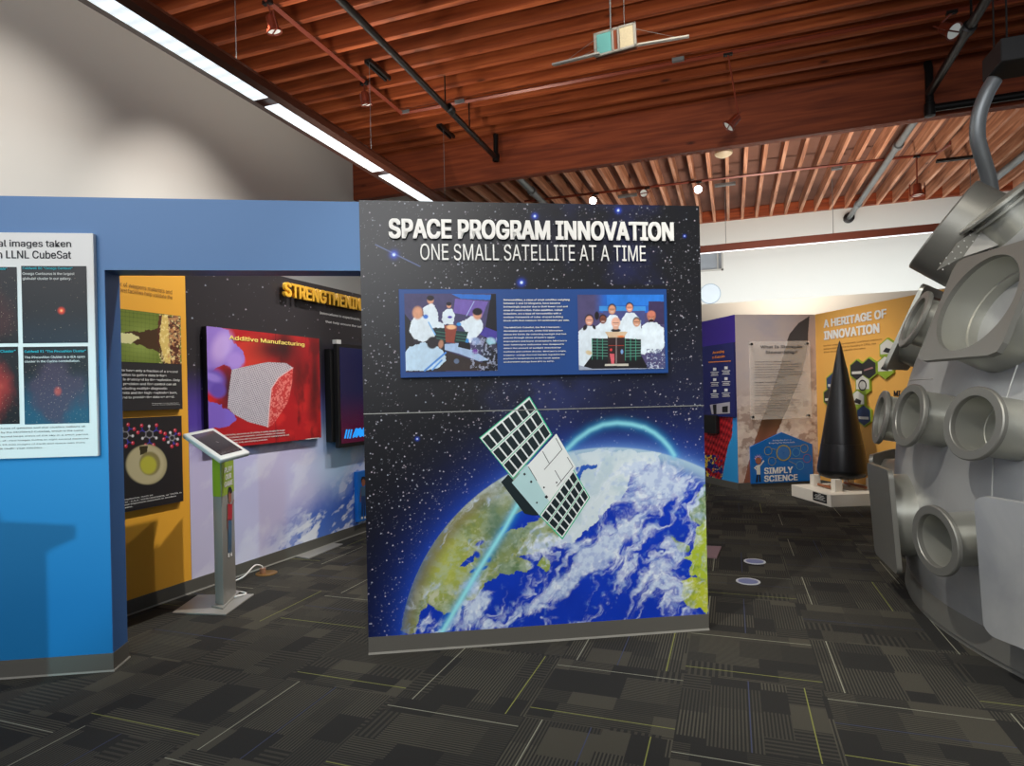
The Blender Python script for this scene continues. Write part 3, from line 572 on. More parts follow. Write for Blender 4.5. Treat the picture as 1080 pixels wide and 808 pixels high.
def pic1(n):
    X, Y = n.X, n.Y; n.mix(np.ones_like(X), (70, 66, 104)); n.poly([(426, 345), (470, 345), (470, 392), (426, 392)], (44, 42, 52)); n.poly([(518, 310), (525, 310), (525, 392), (508, 392), (512, 345)], (26, 26, 34)); n.poly([(480, 315), (515, 318), (508, 335), (478, 330)], (112, 92, 170)); n.poly([(476, 310), (518, 311), (517, 316.5), (486, 315)], (44, 110, 200))
    n.poly([(426, 330), (434, 340), (440, 392), (426, 392)], (36, 34, 38)); n.poly([(512, 345), (525, 350), (525, 362), (505, 352)], (70, 60, 150)); n.line([(500, 318), (492, 333)], .8, (170, 190, 230))
    def per(body, hx, hy, hr, hair=BLK, hat=True):
        n.poly(body, WC, 1, 5); n.ell(hx, hy, hr, hr * 1.25, SKN, soft=.25)
        if hat: n.ell(hx, hy - hr * .6, hr * 1.15, hr * .85, hair, soft=.2)
    per([(446, 325), (452, 321), (458, 322), (462, 330), (462, 342), (448, 342)], 454, 316.5, 3.4); n.ell(455, 322, 2.4, 1.8, (225, 232, 240), soft=.3)
    per([(467, 330), (471, 326), (477, 326), (480, 332), (478, 342), (468, 342), (466, 337)], 473.5, 322, 2.4); n.ell(474.5, 334.5, 2.4, 1.3, (66, 50, 170), soft=.3)
    per([(490, 348), (484, 341), (498, 333), (505, 334), (510, 342), (508, 350), (496, 362), (492, 358)], 503.5, 331.5, 4.6, (24, 20, 28)); n.ell(484, 342, 2.4, 1.8, (60, 150, 220), soft=.3); n.ell(492.5, 359.5, 2.2, 2.6, (50, 130, 210), soft=.3)
    per([(433, 340), (437, 334), (446, 334), (456, 338), (468, 341), (468, 346), (456, 346), (459, 355), (446, 361), (436, 357), (432, 350)], 440.5, 330, 5.4, hat=False); n.ell(449, 334, 2.6, 2.2, (66, 120, 210), soft=.3); n.line([(452, 340), (459, 353)], 1.4, (120, 176, 228))
    n.poly([(463, 346), (470, 346), (471, 362), (460, 356), (459, 347)], (30, 52, 54)); n.poly([(469, 343), (482, 345), (480, 362), (470, 361)], (138, 66, 52)); n.ell(476, 345, 5, 2.4, (236, 184, 140), soft=.3); n.poly([(481, 349), (494, 350), (490, 363), (479, 361)], (34, 56, 56))
    for k in range(1, 4): n.line([(460, 346 + k * 3.6), (470, 347.5 + k * 3.6)], .4, (80, 140, 120)); n.line([(481, 349 + k * 3.2), (493, 350.5 + k * 3.2)], .4, (80, 140, 120))
    n.poly([(469, 363), (484, 362), (500, 370), (516, 380), (505, 381), (484, 373), (469, 369)], (160, 186, 220)); n.poly([(484, 360), (496, 362), (496, 369), (483, 366)], (24, 22, 26)); n.poly([(470, 370), (506, 382), (520, 384), (504, 391), (462, 391)], (52, 44, 42)); n.ell(481.5, 381, 2.8, 2.6, (96, 112, 140), soft=.2)
    for x, y, s, c in ((502, 360, 5, (130, 150, 190)), (506, 366, 4, (60, 66, 90)), (513, 372, 6, (40, 44, 60)), (501, 371, 3, (110, 60, 160)), (518, 360, 5, (150, 196, 214)), (521, 366, 4, (60, 60, 80))): n.ell(x, y, s, s * .8, c, 20, .3)
    n.mix((fbm(X / 2.2, Y / 2.2, 6) > .58) * (X > 496) * (Y > 356) * .5, (190, 200, 230))
    n.poly([(426, 374), (432, 366), (446, 361), (458, 363), (468, 371), (471, 380), (462, 388), (450, 391), (426, 391)], (186, 214, 236), 1, 8); n.line([(470, 372), (448, 391)], 2, (76, 136, 214)); n.line([(466, 380), (456, 390)], 1.6, (90, 150, 220)); n.ell(456, 361.5, 5.8, 6.4, (46, 42, 46), 10, .15); n.ell(465, 363, 2.6, 4.4, (176, 128, 104), 10, .3)
def pic2(n):
    X, Y = n.X, n.Y; n.mix(np.ones_like(X), (78, 72, 112)); n.mix(sstep(625, 640, X) * (Y < 330) * 1., (32, 96, 190)); n.mix((Y < 322) * (X > 640) * .8, (40, 120, 214)); n.poly([(632, 323), (681, 323), (681, 328), (632, 328)], (60, 140, 214)); n.poly([(684, 318), (701, 318), (701, 342), (684, 342)], (58, 48, 84)); n.poly([(636, 328), (680, 328), (680, 342), (636, 342)], (70, 76, 130))
    def per(hx, hy, r, hair, skin, body, bald=False):
        n.poly(body, WC, .8, 4); n.ell(hx, hy - r * .25, r * 1.2, r * 1.4, skin if bald else hair, soft=.18); n.ell(hx, hy + .2, r, r * 1.3, skin, soft=.18)
        n.line([(hx - r * .75, hy - .4), (hx + r * .75, hy - .4)], .5, (50, 30, 30)); n.line([(hx - r * .4, hy + r * .65), (hx + r * .4, hy + r * .65)], .6, (236, 220, 212))
    per(645.5, 326.5, 3.7, (36, 24, 24), SKN, [(636, 340), (643, 332), (650, 332), (655, 340), (655, 360), (636, 360)]); per(664, 324.5, 3.4, (26, 20, 24), (216, 150, 124), [(654, 340), (660, 330), (669, 330), (676, 338), (676, 360), (654, 360)]); per(636, 337, 3.3, (30, 22, 24), (120, 70, 56), [(628, 345), (633, 341), (642, 342), (646, 350), (646, 362), (626, 362)]); n.ell(629.5, 333, 2.4, 4.5, (28, 22, 26), soft=.2)
    per(687, 334, 3.8, (90, 60, 44), (176, 112, 88), [(677, 344), (683, 340), (692, 340), (700, 346), (701, 365), (696, 372), (680, 372), (676, 360)], True); n.ell(687, 338, 2.4, 1.6, (46, 26, 22), soft=.3); n.ell(687, 331, 4, 3, (200, 120, 100), soft=.3)
    per(671.5, 340, 3.4, (40, 26, 26), SKN, [(663, 350), (668, 345), (676, 346), (682, 352), (685, 368), (680, 374), (662, 370)]); per(649.5, 341, 3.9, SKN, (218, 168, 146), [(640, 352), (645, 346), (654, 346), (660, 352), (660, 362), (640, 362)], True); n.ell(649.5, 348.5, 5, 2, (40, 40, 44), soft=.2); n.ell(649.5, 345.8, 3.2, 1.8, (218, 168, 146), soft=.2)
    per(621.5, 338, 3.9, (40, 26, 28), (214, 156, 134), [(610, 350), (617, 344), (626, 344), (633, 350), (634, 374), (628, 389), (610, 389)]); n.ell(617, 345.5, 2, 3.2, (30, 24, 30), 30, .3); n.ell(626.5, 345, 1.4, 2.6, (30, 24, 30), -30, .3)
    n.poly([(616, 386), (625, 374), (676, 374), (684, 389), (616, 389)], (24, 24, 28)); n.poly([(610, 385), (625, 389), (700, 388), (701, 392), (610, 392)], (150, 160, 180))
    n.poly([(624, 357), (641, 357), (641, 380), (625, 378)], (24, 34, 34)); n.poly([(659, 357), (676, 358), (676, 379), (659, 382)], (24, 34, 34))
    for k in range(1, 7): n.line([(624.5, 357 + k * 3), (641, 357 + k * 3.1)], .5, (110, 166, 150)); n.line([(659, 357.5 + k * 3.1), (676, 358 + k * 2.9)], .5, (110, 166, 150))
    for k in range(3): n.line([(629.5 + k * 5.5 - 5, 357), (629.5 + k * 5.5 - 5, 379)], .5, (70, 170, 140)); n.line([(659.5 + k * 5.5, 357), (659.5 + k * 5.5, 380)], .5, (70, 170, 140))
    n.poly([(641, 354), (659, 354), (659, 384), (641, 384)], (46, 32, 34)); n.poly([(638, 350), (662, 350), (658, 356), (642, 356)], (206, 180, 150)); n.ell(655, 355, 4, 1, (220, 120, 60), soft=.3); n.poly([(643, 373), (648, 373), (648, 385), (645, 385)], (200, 90, 100)); n.line([(650, 356), (650, 383)], .8, (150, 140, 140)); n.line([(642, 364.5), (658, 364.5)], .5, (180, 70, 50)); n.ell(656, 371, 1.4, 2.4, (120, 160, 210), soft=.3); n.ell(644.5, 369, 1.2, 1.4, (210, 60, 60), soft=.3); n.poly([(638, 384), (663, 383.5), (663, 386), (638, 386)], (190, 188, 176))
    n.mix((fbm(X / 1.6, Y / 1.6, 12) > .5) * (X > 682) * (Y > 368) * .75, (70, 80, 120)); n.mix((fbm(X / 1.6, Y / 1.6, 15) > .62) * (X > 682) * (Y > 372) * .8, (200, 210, 230)); n.ell(621, 372, 3.4, 2.2, (214, 196, 160), 20, .3)
photo(426.3, 309.8, 524.8, 391, 'lab_photo', pic1); photo(608.8, 311, 701.5, 388.8, 'group_photo', pic2)
lines([('Nanosatellites, a class of small satellites weighing', 1), ('between 1 and 10 kilograms, have become', .86), ('increasingly popular due to their lower cost and', .97), ('ease of construction. Cube satellites, called', .89), ('CubeSats, are a type of nanosatellite with a', .87), ('modular framework of cube-shaped building', .90), ('block units that measure 10 centimeters per side.', 1), ('', 0), ('The MiniCarb CubeSat, the first Livermore-', .87), ('developed spacecraft, orbits 500 kilometers', .9), ('above the Earth. By collecting sunlight that has', .95), ("passed through slices of Earth's upper", .78), ("troposphere and lower stratosphere, MiniCarb's", .96), ('laser heterodyne radiometer was designed to', .92), ('detect the amount of sunlight absorbed by', .87), ("methane and carbon dioxide. MiniCarb's bright,", .95), ('coppery-orange thermal blanket regulates the', .93), ("payload's temperature as the harsh space", .85), ('environment swings from 0°C to 40°C.', .77)], fp, 531, 317.8, 3.62, 2.5, 69.5, WTXT, pb, bold=.022)

# ============================================================ inner gallery wall seen through the doorway
fi = Frame((-3.874, 3.131), (-3.735, 5.779)); sy = fi.sz(197.5, 400)[0]
yw = thing('yellow_gallery_panel', 'orange yellow printed wall segment with black posters seen through the blue doorway', 'wall', tuple(fi.at(0, 0, -.05)))
bm = BM(); fbox(bm, fi, -.75, sy, .1, 2.54, -.1, 0); obj('wall_panel', bm, YEL, yw)
bm = BM(); fbox(bm, fi, -.75, sy, 0, .1, -.1, .006); b = obj('cove_base', bm, COVE, yw); bm = BM(); fbox(bm, fi, -.75, sy, 0, .009, .006, .014); sub('base_lip', bm, COVEL, b)
text('Testing', fi, (122, 283.6), (160.5, 284.5), WTXT, yw, .02); text('the behavior of weapons materials and', fi, (100, 299), (181, 306), BROWNT, yw, 0); text('engineering test facilities help validate the', fi, (100, 304.8), (181.5, 311.7), BROWNT, yw, 0)
mw = thing('space_mural_panel', 'black to blue sky mural wall headed STRENGTHENING seen through the blue doorway', 'wall', tuple(fi.at(2, 0, -.05)))
bm = BM(); fbox(bm, fi, sy, 5.2, 0, 2.54, -.1, -.001); obj('wall_core', bm, mat('dark_wall_core', (40, 40, 44), .6), mw)
bm = BM(); fbox(bm, fi, sy, 5.2, 0, .1, -.001, .006); b = obj('cove_base', bm, COVE, mw); bm = BM(); fbox(bm, fi, sy, 5.2, 0, .009, .006, .014); sub('base_lip', bm, COVEL, b)
n = Art(fi, sy + .001, 3.6, .1, 2.54, .001, 420, 420); X, Y = n.X, n.Y; A = n.A; Z = n.Z
n.mix(np.ones_like(X), (44, 41, 44)); n.stars(900, 3, Z > 1.5, .7)
T1 = sstep(1.75, 1.30, Z + .05 * A); n.mix(T1 * sstep(2.6, 1.4, A), (84, 62, 158)); n.mix(sstep(2.05, 1.5, Z) * sstep(1.9, 2.7, A), (34, 66, 170)); n.mix(sstep(1.28, .92, Z + .02 * A), (196, 190, 224))
n.mix(sstep(1.55, 1.0, Z) * sstep(1.7, 2.5, A) * .95, (150, 192, 232)); n.mix(np.exp(-((A - 2.3) / .5) ** 2 - ((Z - .85) / .25) ** 2) * .5, (196, 226, 244)); n.mix(sstep(.75, .3, Z) * sstep(1.5, .6, A) * .4, (206, 206, 228))
line_ = Z - (A - 1.25) * .46; w1 = fbm(A * 2.2, Z * 2.2, 4); R_ = sstep(.34, -.08, line_ + .35 * (w1 - .5)) * sstep(.9, 1.5, A); n.mix(R_, (46, 92, 190)); n.mix(R_ * sstep(.5, .1, Z) * .4, (120, 150, 214))
c1 = fbm(A * 3.2 + Z * 2.2, (Z - A * .40) * 8, 14, 7); n.mix(R_ * sstep(.50, .60, c1), (226, 230, 242)); n.mix(R_ * sstep(.56, .64, fbm(A * 7, (Z - A * .3) * 12, 54, 6)) * .6, (240, 240, 248)); n.mix(sstep(.50, .66, fbm(A * 2.4, Z * 3 - A * 1.4, 24, 7)) * (Z < 1.15) * (1 - R_) * .6, (222, 222, 238)); n.mix(np.exp(-((A - 2.25) / .28) ** 2 - ((Z - 1.0 - (A - 2.2) * .3) / .07) ** 2) * .6, (70, 120, 200))
n.build('sky_mural', ART, mw)
text('STRENGTHENING', fi, (294.5, 313), (381.8, 316.7), GOLD, mw, .03, .035, .03); text('Innovations in experiments, that', fi, (337, 331.8), (386, 337), WTXT, mw, .01); text('that help ensure the safety,', fi, (343, 340.8), (386, 344.5), WTXT, mw, .01)
# posters on the yellow wall
def poster(x0, y0, x1, y1, label, art, txt):
    ff = Frame(fi.at(0, 0, .03), fi.at(1, 0, .03)); (a1, zt), (_, zb) = ff.sz(x1, y0), ff.sz(x1, y1); a0 = a1 - 1.05
    t = thing('black_text_poster', label, 'poster', tuple(ff.at(a1 - .4, zb, -.02))); bm = BM(); fbox(bm, ff, a0, a1, zb, zt, -.028, 0); obj('board', bm, mat('charcoal_poster_print', (40, 38, 40), .5), t); art(ff, a0, a1, zb, zt, t); return t
def a_exp(ff, a0, a1, zb, zt, t):
    zm = ff.sz(188, 384)[1]; n = Art(ff, a0 + .3, a1 - .002, zm, zt - .002, .002, 200, 150); X, Y = n.X, n.Y; n.mix(np.ones_like(X), (112, 128, 52)); n.mix((np.abs((Y - .12 * (X - 130)) % 4.6 - 2.3) < .35) * .35 + (np.abs(X % 4.2 - 2.1) < .35) * .3, (60, 80, 30)); n.mix(np.exp(-((X - 150) / 18) ** 2 - ((Y - 360) / 16) ** 2) * .4, (190, 210, 110))
    n.poly([(132, 350), (150, 350), (168, 347), (168, 372), (158, 368), (145, 363), (132, 361)], (76, 54, 34), 3, 4); n.poly([(120, 351), (142, 353), (148, 357), (138, 362), (120, 363)], (226, 222, 160), 3, 5); n.poly([(168, 332), (190, 334), (190, 386), (172, 384), (167, 364), (166, 346)], (92, 52, 38), 2, 6); n.mix(inpoly(X, Y, [(171, 332), (177, 333), (180, 384), (174, 382), (168, 360)]) * 1., (226, 196, 110)); n.mix((fbm(X / 2.2, Y / 2.2, 8) > .55) * (X > 177) * .8, (206, 150, 100)); n.mix((fbm(X / 1.8, Y / 2.2, 18) > .6) * (X > 168) * .7, (255, 236, 170)); n.build('explosion_picture', ART, t)
    text('Experiments have only a fraction of a second\nfrom detonation to gather data before\neverything is destroyed by the explosion. Only\nthe utmost precision and fine control can all\nthe data, including multiple diagnostic\nmeasurements and the high-explosive burn,\nsynchronized to provide the data we need.', ff, (108, 421.5), (189, 391), WTXT, t, .012)
    text('image quality of every experiment is\nmade by running multiple simulations', ff, (160, 428), (189, 424.5), WTXT, t, 0)
def a_mol(ff, a0, a1, zb, zt, t):
    n = Art(ff, a0 + .3, a1 - .002, zb + .01, zt - .002, .002, 220, 220); X, Y = n.X, n.Y; n.mix(np.ones_like(X), (40, 38, 40))
    def atom(x, y, r, c): n.ell(x, y, r, r * 1.15, c, soft=.25); n.ell(x - r * .3, y - r * .35, r * .3, r * .3, (240, 220, 220), soft=.5)
    def mol(cx, cy, s, rot=0.):
        P = [(cx + s * cos(a + rot), cy + s * sin(a + rot)) for a in [k * pi / 3 for k in range(6)]]; n.line(P + [P[0]], .9, (150, 150, 156))
        for k, p in enumerate(P):
            q = (cx + 2.0 * s * cos(k * pi / 3 + rot), cy + 2.0 * s * sin(k * pi / 3 + rot)); n.line([p, q], 1.1, (70, 64, 170) if k % 2 else (160, 160, 166)); atom(*p, .9, (120, 120, 126))
            if k % 2:
                for d in (-.35, .35): r_ = (cx + 2.9 * s * cos(k * pi / 3 + rot + d), cy + 2.9 * s * sin(k * pi / 3 + rot + d)); n.line([q, r_], .9, (70, 64, 170)); atom(*r_, 1.7, (200, 40, 60))
            else: atom(*q, 1.3, (216, 216, 220))
    mol(157.5, 458, 4.2, .5); mol(181.5, 462, 3., .2); mol(132, 459, 4., .1)
    n.ell(155.5, 490, 20.5, 21, (176, 166, 128), soft=.05); n.ell(153, 490, 20, 20, (188, 178, 140), soft=.08); n.poly([(147, 471), (156, 470), (155, 478), (148, 480)], (60, 54, 36)); n.ell(158, 489, 11, 12.5, (138, 128, 82), soft=.1); n.ell(156.5, 490.5, 8.5, 9.5, (186, 182, 66), soft=.2); n.build('molecule_picture', ART, t)
    text('of the high-explosive, such as\n1,3,5-triamino-2,4,6-trinitrobenzene, or TATB, is\none of the most important materials in modern\nnuclear weapons.', ff, (108, 541), (191, 516), WTXT, t, .012)
poster(133, 333.5, 190.5, 431.5, 'black poster with a green explosion picture, the upper of two on the yellow wall', a_exp, None); poster(134, 438.5, 191.5, 529, 'black poster with molecules and a beige ring, the lower of two on the yellow wall', a_mol, None)
# additive manufacturing board
ff = Frame(fi.at(0, 0, .05), fi.at(1, 0, .05)); (a0, z1), (_, z0) = ff.sz(217.5, 344), ff.sz(219.5, 474.5); a1 = ff.sz(337.5, 410)[0]
t = thing('additive_manufacturing_board', 'red and purple poster board of a gloved hand holding a lattice, headed Additive Manufacturing', 'poster', tuple(ff.at(a0, z0, -.03)))
z1b = z1
bm = BM(); fbox(bm, ff, a0, a1, z0, z1, -.048, 0); obj('board', bm, mat('black_board_edge', (20, 18, 20), .5), t)
n = Art(ff, a0, a1, z0, z1, .002, 330, 260); X, Y = n.X, n.Y; q = fbm(X / 22, Y / 22, 5)
n.mix(np.ones_like(X), (176, 30, 36)); n.mix(sstep(.45, .7, q) * .8, (214, 44, 44)); n.mix(np.exp(-((X - 300) / 9) ** 2 - ((Y - 365) / 26) ** 2) * .9, (70, 24, 26)); n.mix(np.exp(-((X - 332) / 5) ** 2 - ((Y - 400) / 40) ** 2) * .85, (48, 22, 26)); n.mix(np.exp(-((X - 330) / 6) ** 2 - ((Y - 425) / 20) ** 2) * .6, (48, 22, 26)); n.ell(265, 372, 18, 16, (214, 60, 46), soft=.5)
n.mix(np.exp(-((X - 290) / 26) ** 2 - ((Y - 368) / 14) ** 2) * .92, (48, 30, 32)); n.mix(np.exp(-((X - 315) / 8) ** 2 - ((Y - 395) / 22) ** 2) * .8, (60, 24, 26)); n.mix(sstep(.5, .72, fbm(X / 9, Y / 26, 205)) * (X > 290) * .7, (84, 22, 26)); n.mix(np.exp(-((X - 240) / 10) ** 2 - ((Y - 410) / 30) ** 2) * .9, (44, 30, 44))
PU = (150, 120, 206)
n.poly([(212, 340), (240, 348), (246, 362), (258, 372), (257, 384), (246, 390), (236, 384), (222, 392), (212, 404)], PU, 3, 3); n.ell(234, 366, 10, 16, (190, 160, 224), 20, .5); n.ell(248, 380, 9, 8, (170, 136, 214), 20, .4); n.ell(224, 402, 13, 13, (112, 88, 184), 0, .3); n.ell(230, 412, 8, 8, (100, 76, 172), 0, .3); n.poly([(212, 420), (224, 424), (242, 432), (250, 442), (240, 450), (226, 452), (212, 462)], (126, 98, 196), 3, 6); n.ell(224, 398, 9, 4, (150, 126, 214), 20, .5)
S = [(244.5, 390), (262, 386), (282, 382), (302, 383), (309, 388), (308, 404), (304, 424), (296, 436), (288, 448), (282.5, 450.5), (262, 445), (247, 437), (240, 430), (241.5, 412)]; n.poly(S, (196, 186, 192)); u = (X * .9 + Y * .45); v = (Y - X * .55 + .002 * (X - 240) ** 2)
mS = inpoly(X, Y, S); n.mix(mS * (np.sin(u * 2.1) * np.sin(v * 2.1) > .25) * .8, (92, 78, 96)); n.poly([(309, 388), (308, 404), (304, 424), (296, 436), (288, 448), (282.5, 450.5), (284, 430), (286, 410), (294, 398)], (196, 60, 60)); mR = inpoly(X, Y, [(309, 388), (308, 404), (304, 424), (288, 448), (282.5, 450.5), (286, 410), (294, 398)]); n.mix(mR * (fbm(X / 1.3, Y / 1.3, 9, 2) > .55) * .7, (236, 140, 130)); n.line([(309, 388), (294, 398), (286, 410), (284, 430), (282.5, 450.5)], 1, (226, 190, 190))
n.build('lattice_picture', ART, t)
text('Additive Manufacturing', ff, (241, 359.4), (320.5, 361.4), PYEL, t, .014, .006); text('Additive manufacturing, also known as 3D printing, is rapidly changing the design\nand fabrication of materials and components. Livermore scientists are developing\nnew printing for microstructures with unprecedented control of material properties and\nspecifically tailoring parts, tools, and simplifying production.', ff, (224, 470.5), (304, 452.5), WTXT, t, .01, .006)
flatpoly(ff, [(322, 463.6), (336, 462.2), (336, 461.5), (322, 462.9)], WTXT, t, .006, 'credit_line')
# television
ft = Frame(fi.at(0, 0, .12), fi.at(1, 0, .12)); a0, z1 = ft.sz(355.5, 361.5); _, z0 = ft.sz(356, 473)
t = thing('wall_television', 'black framed television hung on the sky mural, partly behind the starry wall', 'television', tuple(ft.at(a0, z0, -.05))); bm = BM(); fbox(bm, ft, a0, a0 + 1.3, z0, z1, -.05, 0); bevel(bm, .004, 1); obj('casing', bm, BLACK, t)
bm = BM(); fbox(bm, ft, a0 - .05, a0 + 1.2, z0 + .06, z1 - .06, -.115, -.05); obj('wall_mount', bm, BLACK, t); bm = BM(); fbox(bm, ft, a0 - .02, a0 + .05, z1 - .01, z1 + .03, -.04, .01); obj('corner_clip', bm, WHITEP, t)
n = Art(ft, a0 + .03, a0 + 1.27, z0 + .04, z1 - .04, .003, 90, 90); V = (n.Z - n.Z.min()) / np.ptp(n.Z); n.mix(np.ones_like(V), (20, 22, 52)); n.mix(sstep(.6, 0, V), (66, 12, 36)); n.build('screen', SCREEN, t)
EB = emis('bright_blue_screen_letters', (30, 150, 240), .8)
for k in range(3): 
    x = 362.5 + k * 2.6; flatpoly(ft, [(x, 462.5), (x + 1.6, 462.5), (x + 3.6, 453), (x + 2, 453)], EB, t, .006, 'slanted_bar')
text('NA', ft, (371, 462), (396, 449.8), EB, t, .06, .006, shear=.3)
# blue figure stand at the mural's far end
fb = Frame(fi.at(0, 0, .05), fi.at(1, 0, .05)); a0, z1 = fb.sz(377.3, 498); _, z0 = fb.sz(378, 551)
t = thing('blue_figure_sign', 'small bright blue sign with a standing figure, low on the mural beside the starry wall', 'sign', tuple(fb.at(a0, z0, -.02))); bm = BM(); fbox(bm, fb, a0, a0 + .5, z0, z1, -.048, 0); obj('board', bm, mat('bright_blue_print', (20, 110, 200), .45), t)
def figure(ff, P, x, y, h, parent, skin, top, legs, off=.004, w=1.):
    bm = BM(); s = h / 40
    def q(pts, m, nm_): flatpoly(ff, [(x + a * s * w, y + b_ * s) for a, b_ in pts], m, parent, off, nm_)
    q([(-2.2, 15), (2.2, 15), (1.9, 37), (.6, 37), (.2, 22), (-.6, 37), (-2, 37)], legs, 'figure_legs'); q([(-3, 5.5), (3, 5.5), (2.6, 16), (-2.6, 16)], top, 'figure_shirt'); q([(-3, 6), (-2.2, 7), (-2.8, 22), (-3.6, 21)], skin, 'figure_arm'); q([(2.4, 6), (3, 6.5), (5.2, 3.2), (4.6, 2.4)], skin, 'figure_arm')
    q([(-1.9, -1.5), (0, -3), (1.9, -1.5), (1.8, 3), (.8, 5), (-.8, 5), (-1.8, 3)], skin, 'figure_face'); q([(-2.6, -2), (-1.8, -5), (1, -5.6), (2.6, -3.4), (2.2, -1.2), (-1.6, -1.2), (-2.2, 2)], BTXT, 'figure_hair'); q([(-2.2, 37), (-.4, 37), (-.6, 39.5), (-2.6, 39.5)], WTXT, 'figure_shoe'); q([(.5, 36.5), (2.1, 36), (2.8, 38.5), (1, 39)], WTXT, 'figure_shoe')
SK = mat('printed_skin_brown', (150, 92, 68), .5); RED = mat('printed_red_shirt', (176, 36, 44), .5); JEAN = mat('printed_blue_jeans', (66, 98, 126), .5)
figure(fb, None, 383, 508, 40, t, SK, JEAN, mat('printed_navy', (30, 60, 110), .5))

# ---- tablet kiosk
kp = [atz(227, 640, 0), atz(236, 642, 0), atz(249.3, 628.5, 0), atz(240, 626.5, 0)]
kc = sum(kp, Vector()) / 4
k = thing('tablet_kiosk', 'silver floor kiosk with a tilted tablet and PLAY OUR GAME on its green column', 'kiosk', tuple(kc))
zt = 1.10
bm = BM(); quadbox(bm, [p + Vector((0, 0, .012)) for p in kp], (0, 0, zt)); bevel(bm, .006, 2); obj('column', bm, SILV, k, True, 30)
bp = [atz(181.4, 647.7, 0), atz(208.5, 629, 0), atz(268, 628, 0), atz(238, 649.5, 0)]
bm = BM(); quadbox(bm, bp, (0, 0, .012)); bevel(bm, .003, 1); obj('base_plate', bm, SILV, k); bm = BM(); bc = [kc + (p - kc) * 1.35 for p in (kp[0], kp[1], kp[2], kp[3])]; quadbox(bm, [p + Vector((0, 0, .012)) for p in bc], (0, 0, .012)); obj('column_foot', bm, SILV, k)
GRN = mat('lime_green_vinyl', (142, 168, 40), .45)
fa = Frame(kp[0], kp[1]); fbk = Frame(kp[1], kp[2])
for g_ in (fa, fbk):
    bm = BM(); fbox(bm, g_, .004, g_.len - .004, .77, zt, .0005, .002); obj('green_wrap', bm, GRN, k)
L_ = fbk.len
for i, s_ in enumerate(('PLAY', 'OUR', 'GAME')):
    wv = (.62, .48, .66)[i]; text(s_, fbk, (L_ * (.52 - wv / 2), .925 - i * .050), (L_ * (.52 + wv / 2), .963 - i * .050), WTXT, k, .03, .004, px=False)
figure(fbk, None, 242.0, 522.5, 66, k, SK, RED, JEAN, .004, .52)
tp = [atd(200, 456, 4.30), atd(232.5, 450.2, 4.52), atd(257, 477.5, 4.30), atd(225.2, 486.5, 4.08)]
tc = sum(tp, Vector()) / 4; te = ((tp[1] - tp[0]) + (tp[2] - tp[3])).normalized(); tu = ((tp[0] - tp[3]) + (tp[1] - tp[2])).normalized()
fT = TiltFrame(tc, te, tu); wT = ((tp[1] - tp[0]).length + (tp[2] - tp[3]).length) / 4; hT = ((tp[0] - tp[3]).length + (tp[1] - tp[2]).length) / 4
if fT.n.z < 0: fT.n = -fT.n
bm = BM(); fbox(bm, fT, -wT, wT, -hT, hT, -.035, 0); bevel(bm, .012, 3); obj('tablet_housing', bm, mat('light_grey_tablet_case', (196, 196, 192), .35), k, True, 40)
bm = BM(); fbox(bm, fT, -wT * .72, wT * .72, -hT * .78, hT * .78, .0, .002); sc_ = obj('tablet_screen', bm, mat('dark_tablet_glass', (34, 26, 34), .08, 0, .8, var=.5, scale=14), k)
bm = BM(); tube(bm, [kc + Vector((0, 0, zt)), kc + Vector((0, 0, zt + .04)), tc - fT.n * .03], .035, 12); obj('neck_bracket', bm, SILV, k, True, 40)
# floor outlet, cable, plates, decals
oc = atz(281, 605, 0)
t = thing('floor_outlet', 'round brass floor outlet with a raised plug by the mural wall', 'outlet', tuple(oc)); bm = BM(); lathe(bm, oc, (0, 0, 1), [(.0001, 0), (.085, 0), (.085, .006), (.075, .009), (.0001, .009)], 32); obj('cover_plate', bm, BRASS, t, True, 30)
bm = BM(); lathe(bm, oc + Vector((-.02, -.02, .008)), (0, 0, 1), [(.0001, 0), (.024, 0), (.024, .04), (.0001, .04)], 20); obj('plug', bm, mat('tan_plug_cap', (150, 112, 88), .5), t, True, 30)
pth = smoothpath([kc + Vector((.06, .02, .03)), kc + Vector((.03, .16, .012)), oc + Vector((-.03, -.45, .012)), oc + Vector((-.04, -.22, .03)), oc + Vector((-.04, -.09, .085)), oc + Vector((-.025, -.03, .07)), oc + Vector((-.02, -.02, .047))], 8)
bm = BM(); tube(bm, pth, .006, 8); tag(obj('power_cable', bm, WHITEP, None, True), 'thin white cable running from the tablet kiosk to the floor outlet', 'cable')
bm = BM(); quadbox(bm, [atz(305.5, 586.5, 0), atz(344, 573, 0), atz(361.5, 574.5, 0), atz(325.5, 589.8, 0)], (0, 0, .008)); t = tag(obj('metal_floor_plate', bm, SILV), 'pale rectangular plate on the carpet along the mural wall', 'floor plate')
pc = [atz(745, 586.5, 0), atz(739, 577, 0), atz(761, 577.3, 0), atz(756, 589.5, 0)]
bm = BM(); quadbox(bm, [pc[1] + Vector((-.3, 0, 0)), pc[2], pc[3], pc[0] + Vector((-.3, 0, 0))], (0, 0, .01)); tag(obj('pink_floor_mat', bm, mat('dusty_mauve_vinyl', (128, 104, 110), .6)), 'small mauve floor panel just behind the right edge of the starry wall', 'mat')
DB = mat('grey_blue_decal', (112, 124, 168), .4); DW = mat('decal_rim', (206, 210, 214), .4)
